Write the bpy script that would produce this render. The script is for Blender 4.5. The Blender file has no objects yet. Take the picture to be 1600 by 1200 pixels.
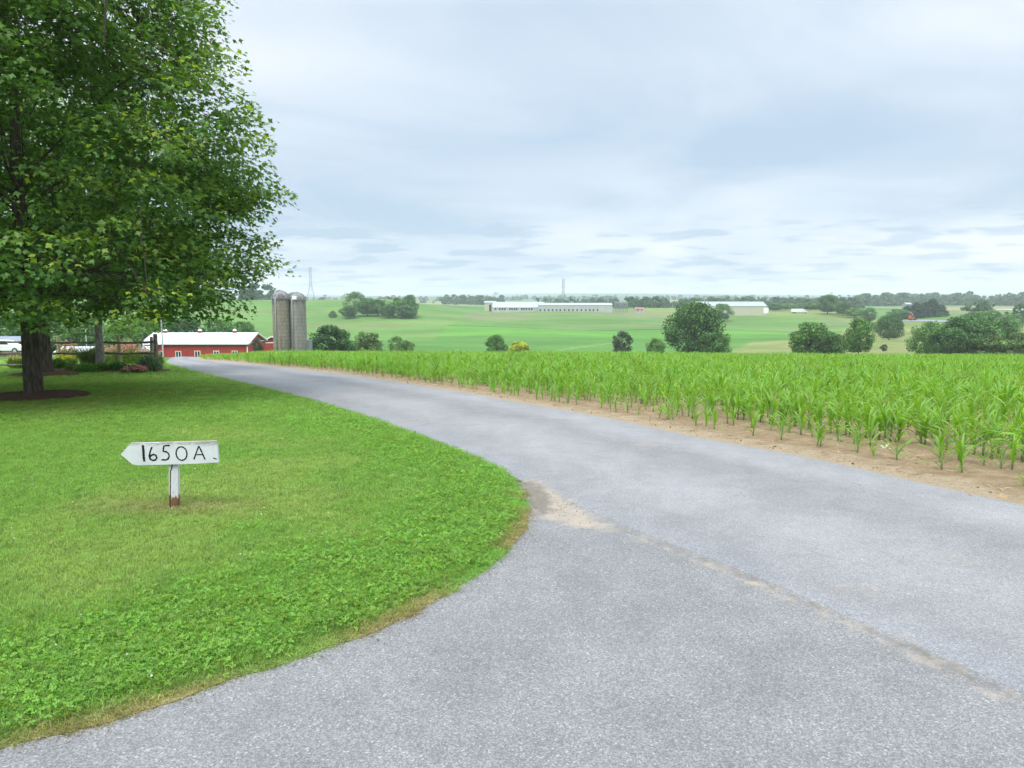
import bpy, math, random
import numpy as np
from mathutils import Vector, Matrix
from mathutils.geometry import delaunay_2d_cdt

S = bpy.context.scene
COL = S.collection
rng = np.random.default_rng(7)
R = math.radians

# ------------------------------------------------------------------ camera
FPX, PITCH, EYE = 1160.0, R(6.784), 1.6
cam_d = bpy.data.cameras.new("camera")
cam_d.sensor_width = 36.0
cam_d.lens = FPX / 1600.0 * 36.0
cam_d.clip_start, cam_d.clip_end = 0.05, 40000
cam = bpy.data.objects.new("camera", cam_d)
COL.objects.link(cam)
cam.location = (0, 0, EYE)
cam.rotation_euler = (math.pi / 2 - PITCH, 0, 0)
S.camera = cam

# ------------------------------------------------------------------ world: overcast over a clear-sky base
SUN_EL, SUN_AZ = R(58), R(-150)          # azimuth from +Y (view direction) towards +X
W = bpy.data.worlds.new("World"); S.world = W; W.use_nodes = True
nt = W.node_tree; nt.nodes.clear()
def wn(t, **k):
    n = nt.nodes.new(t)
    for a, b in k.items(): setattr(n, a, b)
    return n
def wl(a, b): nt.links.new(a, b)
def wmath(op, a, b=None, clamp=False):
    n = wn('ShaderNodeMath', operation=op); n.use_clamp = clamp
    for i, v in enumerate((a, b)):
        if v is None: continue
        if isinstance(v, (int, float)): n.inputs[i].default_value = v
        else: wl(v, n.inputs[i])
    return n.outputs[0]
def wmix(f, a, b, bt='MIX'):
    n = wn('ShaderNodeMix', data_type='RGBA', blend_type=bt)
    for i, v in zip((0, 6, 7), (f, a, b)):
        if isinstance(v, (int, float)): n.inputs[i].default_value = v
        elif isinstance(v, tuple): n.inputs[i].default_value = (*v, 1)
        else: wl(v, n.inputs[i])
    return n.outputs[2]
def wramp(f, lo, hi, smooth=True):
    n = wn('ShaderNodeMapRange'); n.interpolation_type = 'SMOOTHSTEP' if smooth else 'LINEAR'
    n.inputs[1].default_value, n.inputs[2].default_value = lo, hi
    wl(f, n.inputs[0]); return n.outputs[0]
sky = wn('ShaderNodeTexSky', sky_type='NISHITA'); sky.sun_disc = False
sky.sun_elevation, sky.sun_rotation = SUN_EL, SUN_AZ
sky.air_density, sky.dust_density, sky.ozone_density = 1.0, 1.0, 1.0
tc = wn('ShaderNodeTexCoord')
sep = wn('ShaderNodeSeparateXYZ'); wl(tc.outputs['Generated'], sep.inputs[0])
dz = wmath('MAXIMUM', sep.outputs[2], 0.0)
den = wmath('ADD', dz, 0.11)
comb = wn('ShaderNodeCombineXYZ')
wl(wmath('DIVIDE', sep.outputs[0], den), comb.inputs[0]); wl(wmath('DIVIDE', sep.outputs[1], den), comb.inputs[1])
def cloud(scale, off, detail=5, rough=0.5, sx=1.0, sy=1.0, dist=0.0):
    m = wn('ShaderNodeMapping'); wl(comb.outputs[0], m.inputs[0])
    m.inputs['Location'].default_value = off; m.inputs['Scale'].default_value = (sx, sy, 1)
    n = wn('ShaderNodeTexNoise'); n.inputs['Scale'].default_value = scale
    n.inputs['Detail'].default_value = detail; n.inputs['Roughness'].default_value = rough
    n.inputs['Distortion'].default_value = dist
    wl(m.outputs[0], n.inputs['Vector']); return n.outputs[0]
big = wramp(cloud(0.27, (3.1, 8.2, 0), 4, 0.5, 0.75, 0.85, 0.3), 0.36, 0.62)
mid = wramp(cloud(0.80, (5.3, 1.7, 2), 5, 0.54, 0.9, 0.8, 0.5), 0.30, 0.72)
puff = wramp(cloud(2.4, (9.4, 5.5, 0), 4, 0.5, 0.8, 1.0), 0.50, 0.62)
bank = wmath('MULTIPLY', wramp(dz, 0.05, 0.10), wmath('SUBTRACT', 1.0, wramp(dz, 0.14, 0.30)))   # the grey sheet of cloud halfway up
lowpuff = wmath('MULTIPLY', puff, wmath('SUBTRACT', 1.0, wramp(dz, 0.075, 0.11)))
tone = wmath('ADD', wmath('ADD', wmath('MULTIPLY', big, 0.5), wmath('MULTIPLY', mid, 0.60)), 0.0)
tone = wmath('SUBTRACT', tone, wmath('MULTIPLY', bank, 0.42))
tone = wmath('ADD', tone, wmath('MULTIPLY', wmath('SUBTRACT', 1.0, wramp(dz, 0.02, 0.12)), 0.12))
tone = wmath('MINIMUM', tone, 0.92)
tone = wmath('SUBTRACT', tone, wmath('MULTIPLY', lowpuff, 0.5), clamp=True)
ccol = wmix(tone, (0.290, 0.368, 0.455), (0.520, 0.552, 0.586))
lift = wmath('ADD', wmath('MULTIPLY', wramp(dz, 0.34, 0.95, False), 2.6), 1.0)   # an overcast sky is brighter overhead
lc = wn('ShaderNodeCombineColor')
for i in range(3): wl(lift, lc.inputs[i])
ccol = wmix(1.0, ccol, lc.outputs[0], 'MULTIPLY')
bg1 = wn('ShaderNodeBackground'); wl(sky.outputs[0], bg1.inputs[0]); bg1.inputs[1].default_value = 0.08
bg2 = wn('ShaderNodeBackground'); wl(ccol, bg2.inputs[0]); bg2.inputs[1].default_value = 1.0
mixs = wn('ShaderNodeMixShader'); mixs.inputs[0].default_value = 0.93
wl(bg1.outputs[0], mixs.inputs[1]); wl(bg2.outputs[0], mixs.inputs[2])
wo = wn('ShaderNodeOutputWorld'); wl(mixs.outputs[0], wo.inputs[0])

sun_d = bpy.data.lights.new("sun", 'SUN'); sun_d.energy = 1.5; sun_d.angle = R(25); sun_d.color = (1.0, 0.96, 0.9)
sun = bpy.data.objects.new("sun", sun_d); COL.objects.link(sun)
sdir = Vector((math.sin(SUN_AZ) * math.cos(SUN_EL), math.cos(SUN_AZ) * math.cos(SUN_EL), math.sin(SUN_EL)))
sun.rotation_euler = sdir.to_track_quat('Z', 'Y').to_euler(); sun.location = (0, 0, 50)

S.view_settings.view_transform = 'Standard'; S.view_settings.look = 'None'
S.view_settings.exposure = 0.93; S.view_settings.gamma = 1.0; S.view_settings.use_curve_mapping = False
S.render.engine = 'CYCLES'
cy = S.cycles
cy.use_denoising = True
cy.use_adaptive_sampling = True; cy.adaptive_threshold = 0.02; cy.adaptive_min_samples = 12
cy.max_bounces, cy.diffuse_bounces, cy.glossy_bounces, cy.transmission_bounces = 5, 2, 1, 3
cy.transparent_max_bounces, cy.volume_bounces = 8, 1

# ------------------------------------------------------------------ terrain
def sm(a, b, x):
    t = np.clip((np.asarray(x, float) - a) / (b - a), 0, 1); return t * t * (3 - 2 * t)
_PY = np.array([68, 84, 100, 120, 140, 170, 200, 230, 260, 295, 330, 365, 400, 440, 480, 520, 560, 600, 640, 700, 850, 1000, 1500, 2000, 3000, 4500, 6000, 8000, 12000.])
_PZ = np.array([-4.17, -5.55, -6.95, -8.6, -10.2, -12.5, -14.5, -16.1, -17.2, -18.1, -18.6, -18.7, -18.3, -17.6, -16.5, -15.0, -13.1, -11.6, -10.9, -10.9, -12, -12.8, -13.2, -12, -10, -5, 1, 13, 26.])
_ys = np.concatenate([np.linspace(68, 1000, 1200), np.linspace(1004, 12000, 800)])
_zs = np.interp(_ys, _PY, _PZ)
for _ in range(60):
    _t = _zs.copy(); _t[1:-1] = 0.25 * _zs[:-2] + 0.5 * _zs[1:-1] + 0.25 * _zs[2:]; _zs = _t
def H(x, y):
    x = np.asarray(x, float); y = np.asarray(y, float)
    yy = np.maximum(y, -40)
    near = -(0.0377 * yy + 0.000347 * yy * np.abs(yy))
    z = np.where(yy < 68, near, np.interp(yy, _ys, _zs))
    u = x / np.maximum(y, 30)
    z = z + 8.6 * sm(-0.02, -0.20, u) * sm(380, 640, y) * (1 - sm(700, 1300, y))
    z = z - 0.006 * np.clip(x, -40, 60) * sm(10, 55, y) * (1 - sm(80, 200, y))
    far = sm(150, 330, y) * (1 - sm(5000, 8000, y))
    z = z + far * (0.9 * np.sin(x * 0.021 + 1.3) * np.cos(y * 0.013) + 0.5 * np.sin(x * 0.05 + y * 0.02))
    z = z + sm(2500, 6000, y) * (12 * np.sin(x * 0.0011 + 0.6) + 7 * np.sin(x * 0.0031 + y * 0.001))
    return z
def h1(x, y): return float(H(x, y))
cp, sp = math.cos(PITCH), math.sin(PITCH)
_T = np.geomspace(1.0, 9000, 6000)
def ray(px, py):
    a, b = (px - 800) / FPX, (600 - py) / FPX
    return a, cp + b * sp, -sp + b * cp
def ground_at(px, py, dz=0.0):
    a, b, c = ray(px, py)
    d = EYE + _T * c - (H(_T * a, _T * b) + dz)
    i = int(np.argmax(d < 0))
    if d[i] >= 0: i = len(_T) - 1
    t = _T[i - 1] + (_T[i] - _T[i - 1]) * d[i - 1] / (d[i - 1] - d[i])
    return Vector((t * a, t * b, float(H(t * a, t * b))))
def at_dist(px, y):                       # the ground point at distance y below image column px
    a = (px - 800) / FPX
    x = a * y * cp
    x = a * (y * cp + 0.6 * (EYE - h1(x, y)) * sp)
    return Vector((x, y, h1(x, y)))
def z_at(py, y):                          # the height seen at image row py at distance y
    _, b, c = ray(800, py); return EYE + y * c / b
def plan(pts): return np.array([ground_at(*p)[:2] for p in pts])

# ------------------------------------------------------------------ mesh helpers
def tag(o, label=None, cat=None, group=None, kind=None):
    for k, v in (("label", label), ("category", cat), ("group", group), ("kind", kind)):
        if v: o[k] = v
    return o
def link(o, parent=None):
    COL.objects.link(o)
    if parent is not None: o.parent = parent
    return o
def empty(name, loc=(0, 0, 0), rz=0.0, scale=None):
    o = bpy.data.objects.new(name, None); o.location = loc; o.rotation_euler = (0, 0, rz); o.empty_display_size = 0.2
    if scale is not None: o.scale = scale
    return link(o)
def fast_mesh(name, verts, faces, mats=(), tint=None, smooth=False, attrs=None, midx=None):
    """verts (n,3); faces: list of (m,k) int arrays; tint (n,3) per vertex"""
    me = bpy.data.meshes.new(name)
    verts = np.asarray(verts, np.float32)
    if isinstance(faces, np.ndarray): faces = [faces]
    faces = [np.asarray(f, np.int32) for f in faces if len(f)]
    me.vertices.add(len(verts)); me.vertices.foreach_set("co", verts.ravel())
    nl = sum(f.size for f in faces); npoly = sum(len(f) for f in faces)
    me.loops.add(nl); me.polygons.add(npoly)
    me.loops.foreach_set("vertex_index", np.concatenate([f.ravel() for f in faces]))
    tot = np.concatenate([np.full(len(f), f.shape[1], np.int32) for f in faces])
    st = np.concatenate([[0], np.cumsum(tot)[:-1]]).astype(np.int32)
    me.polygons.foreach_set("loop_start", st); me.polygons.foreach_set("loop_total", tot)
    if smooth: me.polygons.foreach_set("use_smooth", np.ones(npoly, bool))
    if midx is not None: me.polygons.foreach_set("material_index", np.asarray(midx, np.int32))
    me.update(calc_edges=True)
    if tint is not None:
        a = me.attributes.new("tint", 'FLOAT_COLOR', 'POINT')
        c = np.ones((len(verts), 4), np.float32); c[:, :3] = tint; a.data.foreach_set("color", c.ravel())
    for k, v in (attrs or {}).items():
        a = me.attributes.new(k, 'FLOAT', 'POINT'); a.data.foreach_set("value", np.asarray(v, np.float32))
    for m in mats: me.materials.append(m)
    return me
class MB:
    def __init__(s): s.v = []; s.f = []
    def add(s, vs, fs):
        o = len(s.v); s.v += [tuple(v) for v in vs]; s.f += [tuple(i + o for i in f) for f in fs]; return s
    def box(s, c, d, rz=0.0, taper=1.0, M=None):
        x, y, z = [q / 2 for q in d]; vs = []
        for kz in (-1, 1):
            t = 1.0 if kz < 0 else taper
            for kx, ky in ((-1, -1), (1, -1), (1, 1), (-1, 1)):
                p = Vector((kx * x * t, ky * y * t, kz * z))
                if M: p = M @ p
                p = Matrix.Rotation(rz, 3, 'Z') @ p
                vs.append(p + Vector(c))
        return s.add(vs, [(3, 2, 1, 0), (4, 5, 6, 7), (0, 1, 5, 4), (1, 2, 6, 5), (2, 3, 7, 6), (3, 0, 4, 7)])
    def tube(s, pts, rad, n=6, cap=True):
        pts = [Vector(p) for p in pts]
        if isinstance(rad, (int, float)): rad = [rad] * len(pts)
        vs, fs = [], []
        for i, p in enumerate(pts):
            t = (pts[min(i + 1, len(pts) - 1)] - pts[max(i - 1, 0)]).normalized()
            a = t.cross(Vector((0.13, 0.21, 1)) if abs(t.z) < 0.9 else Vector((1, 0.1, 0))).normalized(); b = t.cross(a)
            for k in range(n):
                w = 2 * math.pi * k / n
                vs.append(p + (a * math.cos(w) + b * math.sin(w)) * rad[i])
        for i in range(len(pts) - 1):
            for k in range(n):
                fs.append((i * n + k, i * n + (k + 1) % n, (i + 1) * n + (k + 1) % n, (i + 1) * n + k))
        if cap: fs += [tuple(range(n - 1, -1, -1)), tuple(range((len(pts) - 1) * n, len(pts) * n))]
        return s.add(vs, fs)
    def prism(s, poly, y0, y1):           # polygon in x,z pushed along y
        n = len(poly)
        vs = [(x, y0, z) for x, z in poly] + [(x, y1, z) for x, z in poly]
        fs = [tuple(range(n)), tuple(range(2 * n - 1, n - 1, -1))]
        fs += [(i, i + n, (i + 1) % n + n, (i + 1) % n) for i in range(n)]
        return s.add(vs, fs)
    def mesh(s, name, mat, smooth=False):
        me = bpy.data.meshes.new(name); me.from_pydata(s.v, [], s.f)
        me.materials.append(mat)
        if smooth: me.polygons.foreach_set("use_smooth", [True] * len(me.polygons))
        me.update(); return me
    def build(s, name, mat, parent=None, loc=None, smooth=False, bevel=0.0):
        o = bpy.data.objects.new(name, s.mesh(name, mat, smooth))
        if loc is not None: o.location = loc
        if bevel:
            b = o.modifiers.new("bevel", 'BEVEL'); b.width = bevel; b.segments = 2; b.limit_method = 'ANGLE'
        return link(o, parent)
def obj(name, me, parent=None, loc=None):
    o = bpy.data.objects.new(name, me)
    if loc is not None: o.location = loc
    return link(o, parent)
def copy_tree(src, parent=None):
    c = src.copy(); COL.objects.link(c)
    if parent is not None: c.parent = parent
    for ch in src.children: copy_tree(ch, c)
    return c

# ------------------------------------------------------------------ materials
class NM:
    def __init__(s, name, rough=0.8, spec=0.3):
        s.m = bpy.data.materials.new(name); s.m.use_nodes = True; s.t = s.m.node_tree
        s.b = s.t.nodes['Principled BSDF']; s.b.inputs['Roughness'].default_value = rough
        s.b.inputs['Specular IOR Level'].default_value = spec
        s.pos = None
    def n(s, t, **k):
        q = s.t.nodes.new(t)
        for a, b in k.items(): setattr(q, a, b)
        return q
    def l(s, a, b): s.t.links.new(a, b)
    def put(s, v, sock):
        if isinstance(v, (int, float)): sock.default_value = v
        elif isinstance(v, tuple): sock.default_value = (*v, 1) if len(v) == 3 and sock.type == 'RGBA' else v
        else: s.l(v, sock)
    def P(s, obj=False):
        if obj: return s.n('ShaderNodeTexCoord').outputs['Object']
        if s.pos is None: s.pos = s.n('ShaderNodeNewGeometry').outputs['Position']
        return s.pos
    def scaled(s, vec, sc):
        m = s.n('ShaderNodeMapping'); s.l(vec, m.inputs[0]); m.inputs['Scale'].default_value = sc; return m.outputs[0]
    def noise(s, scale, detail=4, rough=0.55, vec=None, dist=0.0):
        q = s.n('ShaderNodeTexNoise'); s.l(vec if vec is not None else s.P(), q.inputs['Vector'])
        q.inputs['Scale'].default_value = scale; q.inputs['Detail'].default_value = detail
        q.inputs['Roughness'].default_value = rough; q.inputs['Distortion'].default_value = dist
        return q.outputs[0]
    def voro(s, scale, vec=None, out='Color', feature='F1'):
        q = s.n('ShaderNodeTexVoronoi', feature=feature); s.l(vec if vec is not None else s.P(), q.inputs['Vector'])
        q.inputs['Scale'].default_value = scale; return q.outputs[out]
    def rng(s, f, a, b, lo=0.0, hi=1.0, smooth=True):
        q = s.n('ShaderNodeMapRange'); q.interpolation_type = 'SMOOTHSTEP' if smooth else 'LINEAR'
        s.put(f, q.inputs[0])
        for i, v in zip((1, 2, 3, 4), (a, b, lo, hi)): q.inputs[i].default_value = v
        return q.outputs[0]
    def math(s, op, a, b=0.0, clamp=False):
        q = s.n('ShaderNodeMath', operation=op); q.use_clamp = clamp; s.put(a, q.inputs[0]); s.put(b, q.inputs[1]); return q.outputs[0]
    def mix(s, f, a, b, bt='MIX'):
        q = s.n('ShaderNodeMix', data_type='RGBA', blend_type=bt); s.put(f, q.inputs[0]); s.put(a, q.inputs[6]); s.put(b, q.inputs[7]); return q.outputs[2]
    def attr(s, name, out='Color', inst=False):
        q = s.n('ShaderNodeAttribute', attribute_name=name)
        if inst: q.attribute_type = 'INSTANCER'
        return q.outputs[out]
    def sepxyz(s, v):
        q = s.n('ShaderNodeSeparateXYZ'); s.l(v, q.inputs[0]); return q.outputs
    def grey(s, v):
        q = s.n('ShaderNodeCombineColor')
        for i in range(3): s.put(v, q.inputs[i])
        return q.outputs[0]
    def col(s, c): s.put(c, s.b.inputs['Base Color']); return s
    def bump(s, h, strength=0.3, dist=0.01):
        q = s.n('ShaderNodeBump'); q.inputs['Strength'].default_value = strength; q.inputs['Distance'].default_value = dist
        s.put(h, q.inputs['Height']); s.l(q.outputs[0], s.b.inputs['Normal']); return s
    def translucent(s, c, amount):
        out = s.t.nodes['Material Output']; tr = s.n('ShaderNodeBsdfTranslucent'); s.put(c, tr.inputs[0])
        mx = s.n('ShaderNodeMixShader'); mx.inputs[0].default_value = amount
        s.l(s.b.outputs[0], mx.inputs[1]); s.l(tr.outputs[0], mx.inputs[2]); s.l(mx.outputs[0], out.inputs[0]); return s
def paint(name, c, rough=0.6, vary=0.12, scale=1.5, spec=0.3, obj_space=True):
    m = NM(name, rough, spec); p = m.P(obj_space)
    f = m.rng(m.noise(scale, 6, 0.6, p), 0.3, 0.7, 1 - vary, 1 + vary)
    m.col(m.mix(1.0, c, m.grey(f), 'MULTIPLY')); return m.m
def leafmat(name, inst=False, trans=0.3, rough=0.5, spec=0.3, extra=0.15, tr_tint=(1.25, 1.3, 0.5)):
    m = NM(name, rough, spec); c = m.attr("tint", inst=inst)
    m.col(c)
    m.translucent(m.mix(1.0, c, tr_tint, 'MULTIPLY'), trans); return m.m

# ------------------------------------------------------------------ scattering of what nobody could count
def scatter(name, pts, rot, scl, idx, tint, meshes, label, cat):
    """one object: small meshes set on many points (grass, clover, far corn, clods)"""
    src = bpy.data.collections.new(name + "_kinds")
    for i, me in enumerate(meshes):
        src.objects.link(bpy.data.objects.new("%s_kind_%02d" % (name, i), me))
    n = len(pts)
    me = bpy.data.meshes.new(name); me.vertices.add(n)
    me.vertices.foreach_set("co", np.asarray(pts, np.float32).ravel())
    def at(nm, ty, key, arr):
        a = me.attributes.new(nm, ty, 'POINT'); a.data.foreach_set(key, np.ascontiguousarray(arr).ravel())
    at("rot", 'FLOAT_VECTOR', "vector", np.asarray(rot, np.float32))
    scl = np.asarray(scl, np.float32)
    at("scl", 'FLOAT_VECTOR', "vector", scl if scl.ndim == 2 else np.repeat(scl[:, None], 3, 1))
    at("kind_index", 'INT', "value", np.asarray(idx, np.int32))
    t = np.ones((n, 4), np.float32); t[:, :3] = tint; at("tint", 'FLOAT_COLOR', "color", t)
    me.update(); me.materials.append(meshes[0].materials[0])
    o = obj(name, me)
    g = bpy.data.node_groups.new(name + "_scatter", 'GeometryNodeTree')
    g.interface.new_socket("Geometry", in_out='INPUT', socket_type='NodeSocketGeometry')
    g.interface.new_socket("Geometry", in_out='OUTPUT', socket_type='NodeSocketGeometry')
    N = g.nodes.new; gi, go = N('NodeGroupInput'), N('NodeGroupOutput')
    ip = N('GeometryNodeInstanceOnPoints'); ci = N('GeometryNodeCollectionInfo')
    ci.inputs['Collection'].default_value = src; ci.inputs['Separate Children'].default_value = True; ci.inputs['Reset Children'].default_value = True
    ip.inputs['Pick Instance'].default_value = True
    def na(nm, ty):
        q = N('GeometryNodeInputNamedAttribute'); q.data_type = ty; q.inputs[0].default_value = nm; return q.outputs[0]
    L = g.links.new
    L(gi.outputs[0], ip.inputs['Points']); L(ci.outputs[0], ip.inputs['Instance'])
    L(na("kind_index", 'INT'), ip.inputs['Instance Index'])
    e2r = N('FunctionNodeEulerToRotation'); L(na("rot", 'FLOAT_VECTOR'), e2r.inputs[0]); L(e2r.outputs[0], ip.inputs['Rotation'])
    L(na("scl", 'FLOAT_VECTOR'), ip.inputs['Scale']); L(ip.outputs[0], go.inputs[0])
    md = o.modifiers.new("scatter", 'NODES'); md.node_group = g
    return tag(o, label, cat, kind="stuff")

def inpoly(poly, x, y):
    x = np.asarray(x); y = np.asarray(y); c = np.zeros(x.shape, bool); n = len(poly)
    for i in range(n):
        x1, y1 = poly[i]; x2, y2 = poly[(i + 1) % n]
        if y1 == y2: continue
        k = ((y1 > y) != (y2 > y)) & (x < (x2 - x1) * (y - y1) / (y2 - y1) + x1); c ^= k
    return c
def dist_line(line, x, y):
    x = np.asarray(x, float); y = np.asarray(y, float); best = np.full(x.shape, 1e9)
    for (x1, y1), (x2, y2) in zip(line[:-1], line[1:]):
        dx, dy = x2 - x1, y2 - y1; q = np.clip(((x - x1) * dx + (y - y1) * dy) / (dx * dx + dy * dy + 1e-9), 0, 1)
        best = np.minimum(best, np.hypot(x - x1 - q * dx, y - y1 - q * dy))
    return best
def resample(line, n):
    line = np.asarray(line, float); d = np.concatenate([[0], np.cumsum(np.hypot(*np.diff(line, axis=0).T))])
    t = n if isinstance(n, np.ndarray) else np.linspace(0, 1, n)
    return np.stack([np.interp(t * d[-1], d, line[:, k]) for k in (0, 1)], 1)
def smooth_line(line, it=30, n=400):
    l = resample(line, n)
    for _ in range(it):
        q = l.copy(); q[1:-1] = 0.25 * l[:-2] + 0.5 * l[1:-1] + 0.25 * l[2:]; l = q
    return l
_vn = np.random.default_rng(3).random((256, 256))
def vnoise(x, y, s):
    x = np.asarray(x) * s + 500.3; y = np.asarray(y) * s + 300.7
    i, j = np.floor(x).astype(int), np.floor(y).astype(int); fx, fy = x - i, y - j
    fx, fy = fx * fx * (3 - 2 * fx), fy * fy * (3 - 2 * fy); g = lambda a, b: _vn[a % 256, b % 256]
    return (g(i, j) * (1 - fx) + g(i + 1, j) * fx) * (1 - fy) + (g(i, j + 1) * (1 - fx) + g(i + 1, j + 1) * fx) * fy

# ------------------------------------------------------------------ plan lines read off the photograph
lawn_road = plan([(790, 738), (760, 722), (720, 705), (660, 682), (600, 660), (530, 637), (470, 620), (400, 603), (345, 590), (300, 579), (272, 571), (258, 566)])
corner = plan([(828, 815), (826, 798), (818, 775), (806, 752)])
lawn_drive = plan([(0, 1165), (90, 1148), (180, 1125), (280, 1095), (380, 1058), (480, 1025), (560, 997), (640, 963), (700, 930), (760, 893), (790, 862), (815, 838)])
seam = plan([(820, 752), (880, 790), (965, 828), (1120, 885), (1250, 940), (1345, 985), (1420, 1015), (1510, 1060), (1600, 1100)])
road_far = plan([(1600, 788), (1520, 772), (1440, 755), (1360, 735), (1280, 717), (1200, 702), (1120, 690), (1040, 672), (960, 655), (880, 640), (800, 627), (720, 612), (640, 600), (560, 588), (470, 577), (400, 570), (350, 565), (310, 562.5)])
def extend(line, d, end=True):
    a, b = (line[-1], line[-4]) if end else (line[0], line[3])
    v = (a - b) / np.hypot(*(a - b)); p = a + v * d
    return np.vstack([line, p]) if end else np.vstack([p, line])
seamx = extend(seam, 9)
# towards the barn the lane runs on over the brow and down
bl = [tuple(at_dist(275, 85)[:2]), tuple(at_dist(272, 128)[:2])]
br = [tuple(at_dist(300, 85)[:2]), tuple(at_dist(300, 128)[:2])]
road_L = np.vstack([seamx[::-1], lawn_road[1:], bl]); road_R = np.vstack([extend(road_far, 9, False), br])
road_L = smooth_line(road_L, 8, 500); road_R = smooth_line(road_R, 8, 500)
lawn_edge = smooth_line(np.vstack([extend(lawn_drive, 4, False), corner, lawn_road]), 3, 360)
k = np.arange(len(lawn_edge))
jit = 0.018 * np.sin(k * 0.9) * np.sin(k * 0.37 + 1) + 0.012 * rng.standard_normal(len(k))
tn = np.gradient(lawn_edge, axis=0); tn /= np.hypot(*tn.T)[:, None]
lawn_edge = lawn_edge + np.stack([-tn[:, 1], tn[:, 0]], 1) * jit[:, None]
YF = 34.0
lawn_poly = np.vstack([lawn_edge, [[lawn_edge[-1][0] - 1.0, lawn_edge[-1][1] + 2], [-40, lawn_edge[-1][1] + 2], [-40, lawn_edge[0][1]]]])

# ------------------------------------------------------------------ ground sheet
def field_colour(x, y):
    """crop and soil colours of the land itself"""
    n = len(x); c = np.zeros((n, 3)); u = x / np.maximum(y, 1)
    px = 800 + u * FPX
    def put(m, col): c[m] = col
    put(np.ones(n, bool), (0.075, 0.145, 0.035))
    soil = y < 90; put(soil & (u > -0.55), (0.30, 0.205, 0.125))
    lane = np.interp(np.clip(y, 0, 130), road_L[:, 1], road_L[:, 0])
    put((y < 90) & (x < lane + 0.5), (0.085, 0.16, 0.035))
    wob = 14 * np.sin(x * 0.012) + 6 * np.sin(x * 0.05)
    yy = y + wob
    put((y > 90) & (yy < 365), (0.080, 0.182, 0.034))
    put((yy >= 365) & (yy < 432), (0.096, 0.228, 0.034))
    put((yy >= 432) & (yy < 436), (0.035, 0.080, 0.025))
    up = (yy >= 436) & (y < 690)
    s = 0.5 * vnoise(x, y, 0.02) + 0.5 * vnoise(x * 0.25, y, 0.09)
    w = sm(0.42, 0.72, s)[:, None]
    mid = np.array([0.098, 0.188, 0.042]) * (1 - w) + np.array([0.160, 0.172, 0.078]) * w
    c[up] = mid[up]
    left = (y > 90) & (y < 720) & (px < 690 + 0.25 * (y - 400))
    lw = sm(0.55, 0.8, vnoise(x * 0.35, y, 0.035))[:, None] * 0.55
    lc_ = np.array([0.102, 0.196, 0.042]) * (1 - lw) + np.array([0.165, 0.195, 0.07]) * lw
    put_l = left & (yy > 330); c[put_l] = lc_[put_l]
    put(left & (y > 660), (0.19, 0.22, 0.085))
    # pasture on the right and pale grass along the ridge
    dcam_ = y * cp + (EYE - H(x, y)) * sp; qx = 800 + FPX * x / np.maximum(dcam_, 0.1); qy = 600 - FPX * (H(x, y) * cp - EYE * cp + y * sp) / np.maximum(dcam_, 0.1)
    wx_ = 10 * (vnoise(x, y, 0.03) - 0.5); fld = (y > 110) & (y < 690)
    rp = fld & inpoly([(1128, 562), (1148, 545), (1172, 534), (1240, 531), (1300, 527), (1325, 512), (1340, 500), (1420, 501), (1480, 506), (1700, 512), (1700, 600), (1128, 600)], qx + wx_, qy)
    rw = sm(0.3, 0.75, 0.6 * vnoise(x, y, 0.06) + 0.4 * vnoise(x * 0.3, y, 0.25))[:, None]
    rc = np.array([0.140, 0.185, 0.048]) * (1 - rw) + np.array([0.205, 0.210, 0.080]) * rw
    c[rp] = rc[rp]
    rr = fld & inpoly([(1000, 487), (1100, 490), (1180, 494), (1300, 498), (1360, 506), (1360, 480), (1000, 480)], qx + wx_ * 2, qy); c[rr] = np.array([0.15, 0.20, 0.055])
    lane2 = (np.abs(qy - (549 - (qx - 855) * 0.13)) < 0.8) & (qx > 870) & (qx < 960) & fld; c[lane2] = (0.16, 0.22, 0.06)
    # far patchwork
    fi, fj = np.floor(x / 210 + 0.35 * np.sin(y / 300)).astype(int), np.floor(y / 330).astype(int)
    hsh = _vn[(fi * 7 + 31) % 256, (fj * 13 + 17) % 256]
    pal = np.array([(0.075, 0.15, 0.045), (0.10, 0.20, 0.05), (0.16, 0.20, 0.075), (0.045, 0.09, 0.035), (0.07, 0.17, 0.045), (0.26, 0.22, 0.12)])
    f = y >= 690; c[f] = pal[(hsh * 5.99).astype(int)][f]
    tan = (px > 1470) & (y > 640) & (y < 900); c[tan] = (0.23, 0.20, 0.10)
    w2 = sm(2300, 3500, y)[:, None] * 0.85; c = c * (1 - w2) + np.array([0.045, 0.085, 0.04]) * w2
    return c
ang = np.unique(np.concatenate([np.linspace(-42, 42, 340), np.linspace(42, 318, 70)]))[:-1]
rad = np.concatenate([[0.4, 1.0, 2.0], np.geomspace(3, 300, 190), np.geomspace(304, 760, 190), np.geomspace(768, 14000, 110)])
AA, RR = np.meshgrid(np.radians(ang), rad); gx, gy = (np.sin(AA) * RR).ravel(), (np.cos(AA) * RR).ravel()
gz = H(gx, gy) - 0.03
na_, nr_ = len(ang), len(rad); i = np.arange(nr_ - 1)[:, None] * na_; j = np.arange(na_)[None]; j2 = (j + 1) % na_
gf = np.stack([i + j, i + na_ + j, i + na_ + j2, i + j2], -1).reshape(-1, 4)[:, ::-1]
gv = np.vstack([np.stack([gx, gy, gz], 1), [[0, 0, -0.03]]])
cf = np.stack([np.full(na_, len(gv) - 1), np.arange(na_), (np.arange(na_) + 1) % na_], 1)[:, ::-1]
m = NM("field_ground", 0.95, 0.1)
c = m.attr("tint"); p = m.P()
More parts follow.
